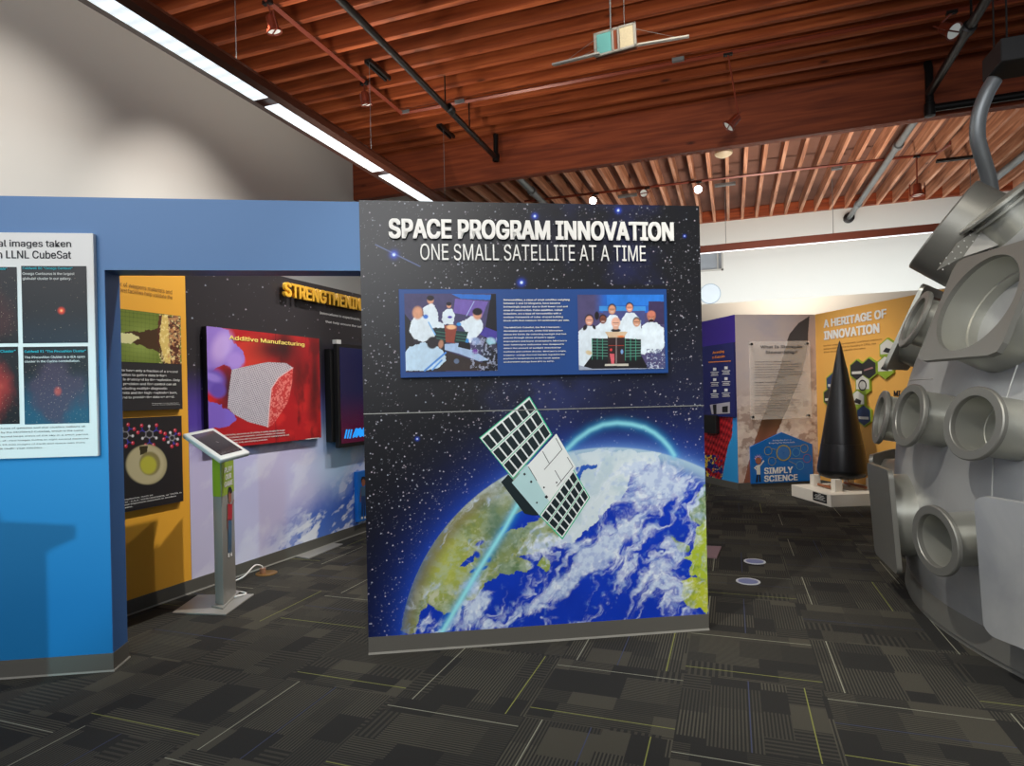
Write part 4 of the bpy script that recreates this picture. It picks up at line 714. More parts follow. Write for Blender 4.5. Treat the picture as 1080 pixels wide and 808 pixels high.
for (x, y), lb in (((796, 592.5), 'round blue floor decal with a white rim, the farther of two'), ((789, 613.5), 'round blue floor decal with a white rim, the nearer of two')):
    c = atz(x, y, 0); t = thing('floor_decal', lb, 'floor decal', tuple(c), 'round blue floor decals'); bm = BM(); lathe(bm, c, (0, 0, 1), [(.072, .001), (.072, .003), (.0001, .0035)], 32); obj('decal_face', bm, DB, t); bm = BM(); lathe(bm, c, (0, 0, 1), [(.086, .0), (.086, .004), (.071, .004), (.071, .001)], 32); obj('rim', bm, DW, t)
    fdl = TiltFrame(c, (1, 0, 0), (0, 1, 0)); 

# ============================================================ folding display at the right, back
fpu = Frame((-.9, 10.915), (.055, 9.483)); fcl = Frame((.055, 9.483), (1.16, 10.09)); fye = Frame((1.16, 10.09), (2.42, 7.91))
HD = 2.505
def dwall(f, name, label, m, core=None, cat='display wall'):
    t = thing(name, label, cat, tuple(f.at(f.len / 2, 0, -.05))); bm = BM(); fbox(bm, f, 0.002, f.len - .002, 0, HD, -.08, -.001); obj('wall_panel', bm, m, t); bm = BM(); fbox(bm, f, .002, f.len - .002, 0, .1, -.001, .007); obj('cove_base', bm, COVE, t); return t
CORE = mat('grey_core', (90, 90, 92), .6)
t = dwall(fpu, 'purple_display_panel', 'narrow purple display wall with red artwork below, right beside the starry wall', CORE)
n = Art(fpu, 0, fpu.len, .1, HD, .001, 150, 260); X, Y = n.X, n.Y; q = n.Z; n.mix(np.ones_like(X), (62, 42, 142)); n.mix(sstep(1.9, 1.0, q), (40, 60, 170)); n.mix(sstep(1.5, .7, q), (50, 150, 214))
mR = inpoly(X, Y, [(730, 438), (773, 438), (772, 460), (768, 470), (764, 490), (761, 508), (730, 512)]); n.mix(mR * 1., (150, 22, 34)); vv = np.sin(X * 1.15) * np.sin(Y * .8 + (X * .5).astype(int) * 1.5); n.mix(mR * sstep(.1, .8, vv) * .8, (214, 50, 54)); n.mix(mR * sstep(-.5, -.9, vv) * .9, (40, 6, 14)); lo = mR & (Y > 480) & (X < 762) & (fbm(X / 3, Y / 4, 7, 3) > .45); n.mix(lo * 1., (24, 40, 110)); n.mix(lo & (fbm(X / 2, Y / 3, 27, 3) > .6), (220, 190, 60)); n.build('printed_face', ART, t)
fpp = Frame(fpu.at(0, 0, .03), fpu.at(1, 0, .03)); a1, z1 = fpp.sz(773.5, 361); _, z0 = fpp.sz(774, 440)
t = thing('exascale_poster', 'dark blue poster of white icons with an orange heading on the purple wall', 'poster', tuple(fpp.at(a1 - .3, z0, -.02))); bm = BM(); fbox(bm, fpp, a1 - .95, a1, z0, z1, -.028, 0); obj('board', bm, mat('navy_poster_print', (30, 36, 98), .5), t)
ORA = mat('orange_lettering', (232, 140, 50), .5); text('Ascending\nto Exascale', fpp, (751.5, 378.5), (764.5, 369), ORA, t, .02, align='C'); flatpoly(fpp, [(747.5, 382.6), (771, 381.2), (771, 380.4), (747.5, 381.7)], ORA, t, .004, 'text_line')
for (x, y) in ((754, 388), (766, 386.5), (754, 399), (766, 398), (754, 411), (766, 410)):
    flatpoly(fpp, [(x - 1.7, y + 3), (x + 1.7, y + 2.8), (x + 1.7, y), (x - 1.7, y)], WTXT, t, .004, 'icon'); [flatpoly(fpp, [(x - w_, y + 5 + j_ * 1.7), (x + w_, y + 4.8 + j_ * 1.7), (x + w_, y + 4.2 + j_ * 1.7), (x - w_, y + 4.4 + j_ * 1.7)], WTXT, t, .004, 'text_line') for j_, w_ in enumerate((4.4, 3.4, 4.0))]
flatpoly(fpp, [(749, 427), (770, 424), (770, 436), (751, 437)], mat('printed_rack_grey', (176, 172, 180), .5), t, .004, 'computer_picture'); flatpoly(fpp, [(752, 427), (756, 426.4), (756, 437), (753, 437)], BTXT, t, .006, 'computer_picture'); flatpoly(fpp, [(762, 429), (768, 428), (768, 435), (762, 435)], BTXT, t, .006, 'computer_picture')
c = [fpp.sz(744, 437.5), fpp.sz(757.5, 457.5)]
bm = BM(); fbox(bm, fpp, c[0][0], c[1][0], c[1][1], c[0][1], -.03, .04); bevel(bm, .006, 1); tag(obj('black_display_box', bm, BLACK), 'small black box on the purple wall over the red artwork', 'box')  # small dark display mounted on the purple wall
t = dwall(fcl, 'cloud_display_panel', 'display wall printed with a brown rocket plume over pink clouds', CORE)
n = Art(fcl, 0, fcl.len, .1, HD, .001, 260, 420); X, Y = n.X, n.Y; n.mix(np.ones_like(X), (190, 178, 176)); n.mix(sstep(.4, .8, fbm(X / 30, Y / 22, 5)) * .5, (160, 158, 178)); n.mix(sstep(820, 870, X) * .5, (186, 150, 128))
cc = fbm(X / 13, Y / 11, 15, 6); low = sstep(395, 440, Y + 12 * (cc - .5) + .4 * (X - 800)); n.mix(low * .9, (218, 200, 188)); n.mix(low * sstep(.47, .58, fbm(X / 10, Y / 9, 25, 6)) * .75, (150, 124, 112)); n.mix(low * sstep(.52, .6, fbm(X / 6, Y / 5, 45, 5)) * .5, (232, 220, 206)); n.mix(sstep(480, 515, Y) * sstep(800, 778, X) * .6, (206, 150, 130)); n.mix(sstep(440, 505, Y) * sstep(845, 862, X) * .5, (180, 130, 100))
PL = [(853.7, 333.5), (842, 341), (833, 352), (829, 366), (822, 390), (812, 420), (803, 445), (797, 462), (789, 490), (784, 512), (806, 512), (812, 480), (820, 455), (831, 430), (846, 393), (851, 370)]
n.poly(PL, (104, 78, 60), 1, 6); n.mix(inpoly(X, Y, PL) * sstep(440, 480, Y), (166, 100, 78)); n.mix(inpoly(X, Y, PL) * np.exp(-((X - 812 + (Y - 440) * .35) / 6) ** 2) * .4, (70, 48, 40)); n.poly([(853.7, 333.5), (842, 341), (833, 352), (830, 359.5), (851.5, 359.5), (852.5, 350)], (66, 64, 68)); n.build('printed_face', ART, t)
# acrylic text sheet on standoffs
fac = Frame(fcl.at(0, 0, .06), fcl.at(1, 0, .06)); (a0, z1), (a1, z0) = fac.sz(790, 360), fac.sz(856, 441)
t = thing('clear_text_panel', 'see-through panel headed What Is Stockpile Stewardship? held off the cloud wall', 'panel', tuple(fac.at(a0, z0, -.03)))
m_, N_, L2, b_ = nm('clear_acrylic', .06, 0, .5); b_.inputs['Base Color'].default_value = (.93, .90, .84, 1); b_.inputs['Alpha'].default_value = .22
bm = BM(); fbox(bm, fac, a0, a1, z0, z1, -.008, 0); obj('acrylic_sheet', bm, m_, t)
for a in (a0 + .04, a1 - .04):
    for z in (z0 + .04, z1 - .04): bm = BM(); lathe(bm, fac.at(a, z, -.06), fac.n, [(.012, 0), (.012, .052), (.017, .053), (.017, .065), (.0001, .066)], 14); obj('standoff', bm, BLACKM, t)
text('What Is Stockpile\nStewardship?', fac, (802, 374), (846, 364), BTXT, t, .01, align='C')
lines([('A key part of U.S. National Security', .72), ('The U.S. nuclear stockpile is checked so', .95), ('that it stays safe and secure without any', .9), ('underground testing. Careful experiments', .8), ('and simulations on large computers help', 1), ('scientists understand how materials age', .98), ('and how parts perform over long lives.', .6), ('', 0), ('Stockpile Stewardship', .45), ('The program was created so that experts', .93), ('can assess the deterrent each year using', .9), ('science instead of full scale testing. The', .92), ('tools include lasers and supercomputers', .93), ('and many diagnostics.', .5), ('', 0), ('Research teams from many fields work as', .93), ('one to keep knowledge current and share', .94), ('results across the whole laboratory. The', .8), ('work also supports partners in energy,', .85), ('medicine, materials and space research', .9), ('across the country.', .25)], fac, 796, 382.5, 2.72, 1.9, 52, BTXT, t, bold=.01, off=.006)
# simply science sign
fss = Frame(fcl.at(0, 0, .03), fcl.at(1, 0, .03))
t = thing('simply_science_sign', 'blue house-shaped SIMPLY SCIENCE sign low on the cloud wall', 'sign', tuple(fss.at(*fss.sz(825, 505), -.02)))
bm = BM(); quadbox(bm, [fss.at(*fss.sz(*p), 0) for p in ((792.6, 510.5), (791.6, 471.5), (824.6, 456), (856.6, 468.5), (858, 507))], fss.n * -.028); obj('board', bm, mat('sky_blue_sign_print', (18, 104, 184), .35), t)
text('SIMPLY', fss, (805.8, 500.2), (836, 492), WTXT, t, .028); text('SCIENCE', fss, (805.8, 508.4), (841, 500), WTXT, t, .028); text('Doing Our Part in\nKeeping the World Safe', fss, (811, 468.5), (838, 463), WTXT, t, 0, align='C')
def ring(ff, x, y, r, w_, m, off=.004, name='ring'):
    a, z = ff.sz(x, y); rr = abs(ff.sz(x + r, y)[0] - a); ww_ = rr * w_; bm = BM(); lathe(bm, ff.at(a, z, off), ff.n, [(rr - ww_, 0), (rr, 0)], 28); return obj(name, bm, m, t)
OLV = mat('olive_ring_print', (160, 150, 70), .5); LBL = mat('light_blue_ring_print', (90, 160, 190), .5); PNK = mat('rose_ring_print', (150, 80, 110), .5)
ring(fss, 826.3, 477.7, 7.8, .15, OLV); ring(fss, 826.3, 477.7, 6.5, .9, mat('mid_blue_print', (50, 110, 180), .5), name='disc')
for x, y, m in ((810, 475.5, OLV), (814, 486.5, OLV), (839.5, 477, LBL), (848, 473, OLV), (851, 483.5, PNK), (843.5, 491, LBL)): ring(fss, x, y, 4.2, .12, m)
for P in ([(818.5, 474), (814, 473)], [(820, 482), (817.5, 484)], [(833, 471), (845, 470)], [(834, 483.5), (847, 483.5)], [(832, 486), (840, 490)]): flatpoly(fss, [P[0], P[1], (P[1][0], P[1][1] + .5), (P[0][0], P[0][1] + .5)], OLV, t, .0038, 'link_line')
COAT = mat('printed_white_coat', (214, 214, 206), .5); flatpoly(fss, [(797.5, 491), (801.5, 490), (801.8, 500.5), (797.8, 500.5)], COAT, t, .004, 'figure_coat'); flatpoly(fss, [(801, 491), (801.6, 492), (806, 486.5), (805, 485)], COAT, t, .004, 'figure_arm'); flatpoly(fss, [(797.8, 491), (795, 493.5), (797.8, 496), (797.4, 494.5), (796.4, 493.6), (798, 492.5)], COAT, t, .004, 'figure_arm'); flatpoly(fss, [(796.2, 484), (799.5, 482.5), (803, 484), (802.6, 488), (799.6, 490), (797, 488)], SK, t, .004, 'figure_face')
for k_ in range(6): a_ = -pi * (k_ + .5) / 6; flatpoly(fss, [(799.6 + 3 * cos(a_ - .25), 485 + 3 * sin(a_ - .25)), (799.6 + 4.8 * cos(a_), 484 + 5 * sin(a_)), (799.6 + 3 * cos(a_ + .25), 485 + 3 * sin(a_ + .25))], mat('printed_pink_hair', (206, 160, 190), .5), t, .0042, 'figure_hair')
flatpoly(fss, [(798, 500.5), (799.4, 500.5), (799.2, 508), (797, 508.6)], BTXT, t, .004, 'figure_leg'); flatpoly(fss, [(800.2, 500.5), (801.6, 500.5), (802.4, 508.2), (800.4, 508)], BTXT, t, .004, 'figure_leg')
# yellow heritage wall
t = dwall(fye, 'heritage_display_panel', 'ochre display wall headed A HERITAGE OF INNOVATION behind the black cone', YEL2)
text('A HERITAGE OF', fye, (869.3, 346), (935.5, 325.5), WTXT, t, .035, .008); text('INNOVATION', fye, (869.5, 358.8), (928, 340.5), WTXT, t, .035, .008)
text('Nuclear weapon development, Lawrence Livermore\nprimary mission since its founding in 1952, has\ndriven decades of scientific innovation', fye, (869, 372.5), (930, 356.5), BROWNT, t, 0); text('MI', fye, (943, 418), (950, 412), BTXT, t, .03)
fhx = Frame(fye.at(0, 0, .03), fye.at(1, 0, .03)); HEXW = mat('hexagon_white_print', (206, 206, 198), .5); HEXG = mat('hexagon_green_edge', (140, 166, 50), .5); HEXD = mat('hexagon_dark_photo', (40, 40, 44), .4); HEXB = mat('hexagon_blue_photo', (40, 62, 104), .4)
hx = [((903.8, 390.5), 0, 'dark ship photo, left end of the top row'), ((916.5, 388.8), 1, 'black photo, middle of the top row'), ((933.5, 387.3), 2, 'white spacecraft picture, right end of the top row'), ((936, 369), 2, 'white picture, uppermost of all the plaques'), ((909.8, 406.5), 3, 'white dish picture, just under the top row'), ((904.5, 422.5), 2, 'white picture with a dark knob beside the cone edge'), ((911, 438.3), 4, 'blue sky photo, lowest of the plaques'), ((878, 404), 4, 'blue photo peeking out left of the cone'), ((875, 419), 0, 'dark photo lower left behind the cone')]
for (x, y), kd, lb in hx:
    a, z = fhx.sz(x, y); r_ = .150; h = thing('hexagon_plaque', 'hexagonal plaque with green edge and ' + lb, 'plaque', tuple(fhx.at(a, z, 0)), 'hexagonal plaques on the ochre wall')
    def hexa(r0, o0, o1, m, nm_, cut=None):
        bm = BM(); P = [(a + r0 * sin(j * pi / 3), z + r0 * cos(j * pi / 3)) for j in range(6)]
        if cut is not None: P = [(p, max(q_, z + cut)) for p, q_ in P]
        quadbox(bm, [fhx.at(p, q_, o0) for p, q_ in P], fhx.n * (o1 - o0)); return obj(nm_, bm, m, h)
    hexa(r_, -.028, 0, HEXG, 'plaque_body'); hexa(r_ * .88, 0, .002, HEXW if kd in (2, 3) else (HEXD if kd != 4 else HEXB), 'picture', -.05 if kd in (2, 3) else None)
    if kd == 0 or kd == 4: bm = BM(); fbox(bm, fhx, a - r_ * .6, a + r_ * .6, z - .05, z - .015, .002, .004); obj('hull', bm, HEXW, h)
    if kd == 3: bm = BM(); lathe(bm, fhx.at(a, z, .003), fhx.n, [(.055, 0), (.075, 0)], 20); obj('dish_ring', bm, HEXD, h)
    if kd == 2: bm = BM(); quadbox(bm, [fhx.at(a - .07, z - .02, .002), fhx.at(a + .05, z - .05, .002), fhx.at(a + .07, z, .002), fhx.at(a - .02, z + .03, .002)], fhx.n * .003); obj('small_device', bm, HEXD, h)
    if kd == 1: bm = BM(); quadbox(bm, [fhx.at(a - .08, z - .03, .002), fhx.at(a + .08, z + .0, .002), fhx.at(a + .06, z + .02, .002), fhx.at(a - .08, z - .01, .002)], fhx.n * .003); obj('light_streak', bm, mat('rose_streak', (150, 110, 110), .5), h)
# cone on its stand
c3 = Vector((1.30, 8.90, 0)); bm = BM()
lathe(bm, c3, (0, 0, 1), [(.0001, .285), (.20, .285), (.265, .31), (.292, .36), (.293, .40), (.242, .72), (.239, .722), (.238, .74), (.165, 1.18), (.163, 1.182), (.162, 1.19), (.092, 1.60), (.035, 1.90), (.012, 2.0), (.0001, 2.03)], 64)
t = tag(obj('black_cone', bm, mat('satin_black_cone', (26, 26, 28), .32, .2, .5, var=.25, scale=4), None, True, 30), 'tall pointed black cone standing on a white plinth before the ochre wall', 'cone')
sp = [atz(849, 522.5, 0), atz(882.5, 532, 0), atz(919, 529.5, 0)]; sp.append(sp[0] + sp[2] - sp[1]); e1 = (sp[0] - sp[1]).normalized(); e2 = (sp[2] - sp[1]).normalized()
e2 = Vector((-e1.y, e1.x, 0)) * (1 if Vector((-e1.y, e1.x, 0)).dot(e2) > 0 else -1); s0 = c3 - e1 * .44 - e2 * .44
s = thing('white_cone_stand', 'low white plinth with upright blocks and a black label under the cone', 'plinth', tuple(c3))
WS = mat('white_stand_paint', (216, 210, 198), .5); bm = BM(); quadbox(bm, [s0, s0 + e1 * .88, s0 + e1 * .88 + e2 * .88, s0 + e2 * .88], (0, 0, .15)); bevel(bm, .004, 1); obj('plinth_base', bm, WS, s)
for u_, v_ in ((-.27, -.27), (.19, -.27), (-.27, .19), (.19, .19)):
    p = c3 + e1 * u_ + e2 * v_ + Vector((0, 0, .15)); bm = BM(); quadbox(bm, [p, p + e1 * .09, p + e1 * .09 + e2 * .09, p + e2 * .09], (0, 0, .15)); obj('support_block', bm, WS, s)
for v_ in (-.21, .18): bm = BM(); tube(bm, [c3 + e1 * -.20 + e2 * v_ + Vector((0, 0, .18)), c3 + e1 * .24 + e2 * v_ + Vector((0, 0, .18))], .016, 10); obj('copper_rod', bm, mat('copper_rod', (176, 112, 80), .35, .7), s, True, 40)
fl_ = Frame(s0 + e1 * .88, s0); 
if fl_.n.dot(Vector((0, 0, 0)) - c3) < 0: fl_ = Frame(s0, s0 + e1 * .88)
a0, _ = fl_.sz(857.5, 520); a1, _ = fl_.sz(872, 524); bm = BM(); fbox(bm, fl_, a0, a1, .03, .135, 0, .004); lp = obj('label_plate', bm, BLACK, s, ); lp['label'] = 'black label with white text'
mid_ = (a0 + a1) / 2
for i_, hw in enumerate((.03, .09, .11, .08, .12)):
    bm = BM(); fbox(bm, fl_, mid_ - hw * min(1, (a1 - a0) / .26), mid_ + hw * min(1, (a1 - a0) / .26), .121 - i_ * .017, .126 - i_ * .017, .0042, .005); sub('text_line', bm, WTXT, lp)

# ============================================================ spherical target chamber
SC = Vector((3.66, 4.66, .75)); RS = 2.62
ch = thing('target_chamber', 'huge grey metal spherical chamber with round and square ports, at the right edge', 'chamber', (SC.x, SC.y, 0))
bm = BM(); prof = []
N1 = 60
e0 = math.asin(-(SC.z - .11) / RS)
for i in range(N1 + 1): a = e0 + (pi / 2 - .02 - e0) * i / N1; prof.append((RS * cos(a), RS * sin(a)))
lathe(bm, SC, (0, 0, 1), prof, 144, False, True); shell = obj('shell', bm, ALLOY, ch, True)
rb = RS * cos(e0); bm = BM(); lathe(bm, (SC.x, SC.y, 0), (0, 0, 1), [(rb - .02, .26), (rb + .012, .16), (rb + .03, .03), (2.555, .022), (2.56, .0), (rb, 0)], 144); obj('floor_flange', bm, ALLOYD, ch, True, 30)
def sph(az, el, R=RS): az, el = rad(az), rad(el); return SC + Vector((cos(el) * cos(az), cos(el) * sin(az), sin(el))) * R
def seam(P, r=.004):
    bm = BM(); pts = []
    for (a0_, b0_), (a1_, b1_) in zip(P, P[1:]):
        for k_ in range(12): u_ = k_ / 12; pts.append(sph(a0_ + (a1_ - a0_) * u_, b0_ + (b1_ - b0_) * u_, RS + .001))
    tube(bm, pts, r, 6); obj('weld_seam', bm, WELD, ch, True)
seam([(206, -16), (201, -8), (200.5, 8), (202, 22)]); seam([(208, -2.5), (222, -3.5), (236, -4)]); seam([(170, 16), (176, 16), (186, 16)], .003)
def port(az, el, L, r, label=None, hole=.74, fl=.028, tr=.82, n=None, c=None, floor_=False, m=ALLOYW):
    nn = (sph(az, el) - SC).normalized() if n is None else Vector(n).normalized(); cc_ = SC + nn * (RS + L) if c is None else Vector(c)
    ro, ri, rt_ = r, r * hole, r * tr; back = L + .22
    bm = BM(); lathe(bm, cc_, nn, [(rt_, -fl), (rt_, -back), (ri, -back), (ri, -fl)], 56); bmesh.ops.remove_doubles(bm, verts=bm.verts, dist=1e-6); p = obj('port_tube', bm, m, ch, True, 40)
    bm = BM(); lathe(bm, cc_, nn, [(rt_, -fl), (ro - .004, -fl), (ro, -fl + .005), (ro, -.005), (ro - .005, 0), (ri + .003, 0), (ri, -.004), (ri, -fl)], 56); sub('port_flange', bm, ALLOYD, p, True, 30)
    # inner weld step and the closing wall at the chamber's skin
    bm = BM(); lathe(bm, cc_, nn, [(ri * .995, -L * .75), (ri * .96, -L * .76), (ri * .955, -L - .03), (.0001, -L - .06)], 48); sub('port_bottom', bm, m, p, True, 30)
    return p
port(203.3, 10, .24, .179); port(191.2, 10.5, .201, .182); port(179.4, 9.9, .176, .177); port(198.8, -2.3, .237, .180, tr=.76); port(181.3, 23.3, .176, .189, tr=.8)
def rsquare(h, r, k=6):
    P = []
    for cx_, cy_, a0_ in ((h - r, h - r, 0), (-h + r, h - r, 90), (-h + r, -h + r, 180), (h - r, -h + r, 270)):
        for i in range(k + 1): a = rad(a0_ + 90 * i / k); P.append((cx_ + r * cos(a), cy_ + r * sin(a)))
    return P
def sqport(az, el, L, h, rot=0., open_=None, drum=.82, m=ALLOYD, th=.028, rr=.05):
    nn, u, v = axes(sph(az, el) - SC); cc_ = SC + nn * (RS + L); cr, sr = cos(rad(rot)), sin(rad(rot)); u, v = u * cr + v * sr, v * cr - u * sr
    rd = h * drum; bm = BM(); lathe(bm, cc_, nn, [(rd, -th), (rd, -L - .3)], 56); p = obj('port_drum', bm, ALLOYW, ch, True, 40)
    out = [cc_ + u * a + v * b_ for a, b_ in rsquare(h, rr)]; bm = BM(); n_ = len(out)
    if open_ is None: quadbox(bm, [q_ - nn * th for q_ in out], nn * th)
    else:
        ri = h * open_; inn = []
        for q_ in out: d = (q_ - cc_).normalized(); inn.append(cc_ + d * ri)
        # finer ring for a round mouth
        K = 56; seg = [2 * pi * k_ / K for k_ in range(K)]
        def edge(a):
            d = Vector((cos(a), sin(a))); k_ = h / max(abs(d.x), abs(d.y)); x, y = d.x * k_, d.y * k_
            if abs(x) > h - rr and abs(y) > h - rr:
                cx_, cy_ = math.copysign(h - rr, x), math.copysign(h - rr, y); bq = d.x * cx_ + d.y * cy_; k_ = bq + math.sqrt(max(0, bq * bq - (cx_ ** 2 + cy_ ** 2 - rr * rr))); x, y = d.x * k_, d.y * k_
            return x, y
        def ringv(fn, off): return [bm.verts.new(cc_ + u * fn(a)[0] + v * fn(a)[1] + nn * off) for a in seg]
        R0 = ringv(edge, -th); R1 = ringv(edge, 0); R2 = ringv(lambda a: (ri * cos(a), ri * sin(a)), 0); R3 = ringv(lambda a: (ri * cos(a), ri * sin(a)), -th)
        for A_, B_ in ((R0, R1), (R1, R2), (R2, R3), (R3, R0)):
            for k_ in range(K): bm.faces.new((A_[k_], A_[(k_ + 1) % K], B_[(k_ + 1) % K], B_[k_]))
        b2 = BM(); lathe(b2, cc_, nn, [(ri, -th), (ri * .97, -L * .8), (ri * .93, -L * .82), (ri * .9, -L - .05), (.0001, -L - .09)], 56); sub('port_bottom', b2, ALLOYW, p, True, 30)
    sub('port_plate', bm, m, p); return p
sqport(180.3, -3.2, .147, .316, 1.7); sqport(154, -3.8, .16, .33, 0); sqport(210.3, -3.6, .17, .332, 0, m=ALLOY, rr=.06); sqport(198.4, 22.9, .207, .305, 0, open_=.86, drum=.97); sqport(154, 24, .17, .34, 0, m=ALLOYW)
# big closed drum and thin flanged port at the top
bm = BM(); nn = (sph(171, 37.5) - SC).normalized(); cc_ = SC + nn * (RS + .30); lathe(bm, cc_, nn, [(.0001, 0), (.315, 0), (.325, -.01), (.325, -.75)], 72); obj('closed_drum', bm, ALLOYD, ch, True, 30)
c10 = atd(1049, 216, 3.75); r10 = (c10 - Vector(O)).normalized(); n10 = RT * -.726 + UP * .687; n10 = (n10 - r10 * (n10.dot(r10) + .04)).normalized(); bm = BM(); lathe(bm, c10, n10, [(.0001, 0), (.222, 0), (.228, -.006), (.228, -.022), (.17, -.024), (.17, -.045), (.2, -.047), (.2, -.062), (.165, -.064), (.165, -.75)], 64); obj('capped_port', bm, ALLOYW, ch, True, 30)
# folded bracket
def plate(P, m, name, th=.006):
    pts = [atd(*p) for p in P]; nrm = (pts[1] - pts[0]).cross(pts[2] - pts[0]).normalized(); bm = BM(); quadbox(bm, pts, nrm * th); return obj(name, bm, m, ch), pts, nrm
D1 = 3.75
b1, p1, n1 = plate([(988.5, 285, D1), (1009.8, 256, D1), (1041, 235.5, D1), (1016, 270.6, D1)], ALLOYD, 'bracket_flange')
bm = BM()
for j in range(2):
    for i in range(8): u_ = (i + .6) / 8.3; A_ = p1[0].lerp(p1[1], .25 + .5 * j); B_ = p1[3].lerp(p1[2], .25 + .5 * j); q_ = A_.lerp(B_, 0); q_ = p1[0].lerp(p1[2], u_) + (p1[1] - p1[3]) * (.22 if j else -.22); d_ = n1 if n1.dot(-FWD) > 0 else -n1; lathe(bm, q_ + d_ * .007, d_, [(.005, 0), (.0001, .002)], 8)
obj('rivets', bm, WELD, ch)
plate([(1041, 235, D1), (1069, 249.8, D1 - .06), (1063.7, 255, D1 - .05), (1016, 270.8, D1 + .0)], SILV, 'bracket_plate')
# hose to the black box above
bx = atd(1052, 84, 4.25)
hose = smoothpath([atd(1049, 84, 4.25), atd(1040, 100, 4.27), atd(1032.5, 122, 4.3), atd(1031, 145, 4.33), atd(1036, 165, 4.36), atd(1042, 185, 4.4), atd(1046, 208, 4.45), atd(1048, 235, 4.5)], 6)
bm = BM(); tube(bm, hose, .048, 16); tag(obj('metal_hose', bm, GREYP, None, True), 'curved grey hose hanging from the black box down to the chamber top', 'hose')
# black box
P4 = [atd(1034.5, 65, 4.22), atd(1053.5, 41, 4.62)]
zb_, zt_ = 3.50, 3.74
k = thing('hanging_black_box', 'black hollow box hung by rods above the chamber at the right edge', 'box', (3, 4.8, 3.5))
A0 = atz(1036, 87.5, 3.53); B0 = atz(1056, 65, 3.53); dirb = Vector((1, 0, 0))
bm = BM(); quadbox(bm, [A0, A0 + dirb * 1.4, B0 + dirb * 1.4, B0], (0, 0, .155)); bevel(bm, .006, 1); obj('box_body', bm, BLACK, k)
for q_ in (A0.lerp(B0, .2) + dirb * .05, A0.lerp(B0, .85) + dirb * .05, A0.lerp(B0, .5) + dirb * 1.2): bm = BM(); tube(bm, [q_ + Vector((0, 0, .15)), Vector((q_.x, q_.y, 6.16))], .006, 6); obj('hanging_rod', bm, BLACKM, k)

# ============================================================ ceiling timber
JZ = 6.15; YB = 10.83
bm = BM(); box(bm, -7.1, 11, YB, YB + .16, 5.41, 6.455); tag(obj('glulam_beam', bm, WOOD_B), 'deep reddish timber beam crossing the whole room under the joists', 'beam')
bm = BM(); box(bm, -7.1, 11, 0, .075, 0, .30); j0 = obj('ceiling_joist', bm, WOOD_N); tag(j0, 'reddish timber joist of the near ceiling, running across the room', 'joist', 'near ceiling joists running across the room'); j0.location = (0, YB - .30, JZ)
ORD = ['first', 'second', 'third', 'fourth', 'fifth', 'sixth', 'seventh', 'eighth', 'ninth', 'tenth', 'eleventh', 'twelfth', 'thirteenth', 'fourteenth', 'fifteenth', 'sixteenth', 'seventeenth', 'eighteenth', 'nineteenth', 'twentieth', 'twenty-first', 'twenty-second', 'twenty-third', 'twenty-fourth', 'twenty-fifth', 'twenty-sixth', 'twenty-seventh', 'twenty-eighth', 'twenty-ninth', 'thirtieth']
j0['label'] = 'reddish near ceiling joist, first one on the camera side of the deep beam'
for i in range(1, 22):
    o = j0.copy(); o['label'] = 'reddish near ceiling joist, %s one counted from the deep beam towards the camera' % ORD[i]; C.objects.link(o); o.location = (0, YB - .30 - .366 * i, JZ)
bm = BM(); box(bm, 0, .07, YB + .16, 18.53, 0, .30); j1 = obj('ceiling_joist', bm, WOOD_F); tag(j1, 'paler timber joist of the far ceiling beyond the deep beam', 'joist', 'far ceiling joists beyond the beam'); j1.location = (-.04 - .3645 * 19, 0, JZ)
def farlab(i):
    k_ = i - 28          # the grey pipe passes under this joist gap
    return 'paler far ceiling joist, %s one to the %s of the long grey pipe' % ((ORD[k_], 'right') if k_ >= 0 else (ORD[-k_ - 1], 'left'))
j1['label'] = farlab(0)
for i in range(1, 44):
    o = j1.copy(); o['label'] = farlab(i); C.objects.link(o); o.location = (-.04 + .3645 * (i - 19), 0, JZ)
bm = BM(); box(bm, -7.1, 11, 18.40, 18.529, JZ + .005, JZ + .295); 
tag(obj('end_blocking', bm, WOOD_B), 'reddish blocking board closing the far joist ends at the back wall', 'board')

# ---- linear pendant fixtures with wires
def wire(x, y, z0, z1, parent, r=.004): bm = BM(); tube(bm, [(x, y, z0), (x, y, z1)], r, 6); obj('suspension_wire', bm, GREYP, parent)
DKB = mat('dark_brown_fixture_enamel', (70, 36, 24), .4, .1, var=.08)
t = thing('linear_pendant_light', 'long dark brown pendant light with bright lenses along the left wall', 'light', (-4.7, 6, 4.65))
bm = BM(); X0_, X1_ = -4.885, -4.53; Y0_, Y1_ = .5, 15.9
quadbox(bm, [(X0_, Y0_, 4.67), (X0_ + .09, Y0_, 4.66), (X0_ + .09, Y0_, 4.70), (X0_ + .285, Y0_, 4.70), (X0_ + .285, Y0_, 4.66), (X1_, Y0_, 4.69), (X1_, Y0_, 4.77), (X1_ - .06, Y0_, 4.84), (X0_ + .06, Y0_, 4.84), (X0_, Y0_, 4.75)], (0, Y1_ - Y0_, 0)); obj('housing', bm, DKB, t)
segs = [(.6, 3.0), (3.1, 5.45), (5.62, 7.80), (7.97, 10.2), (10.37, 12.6), (12.77, 15.7)]
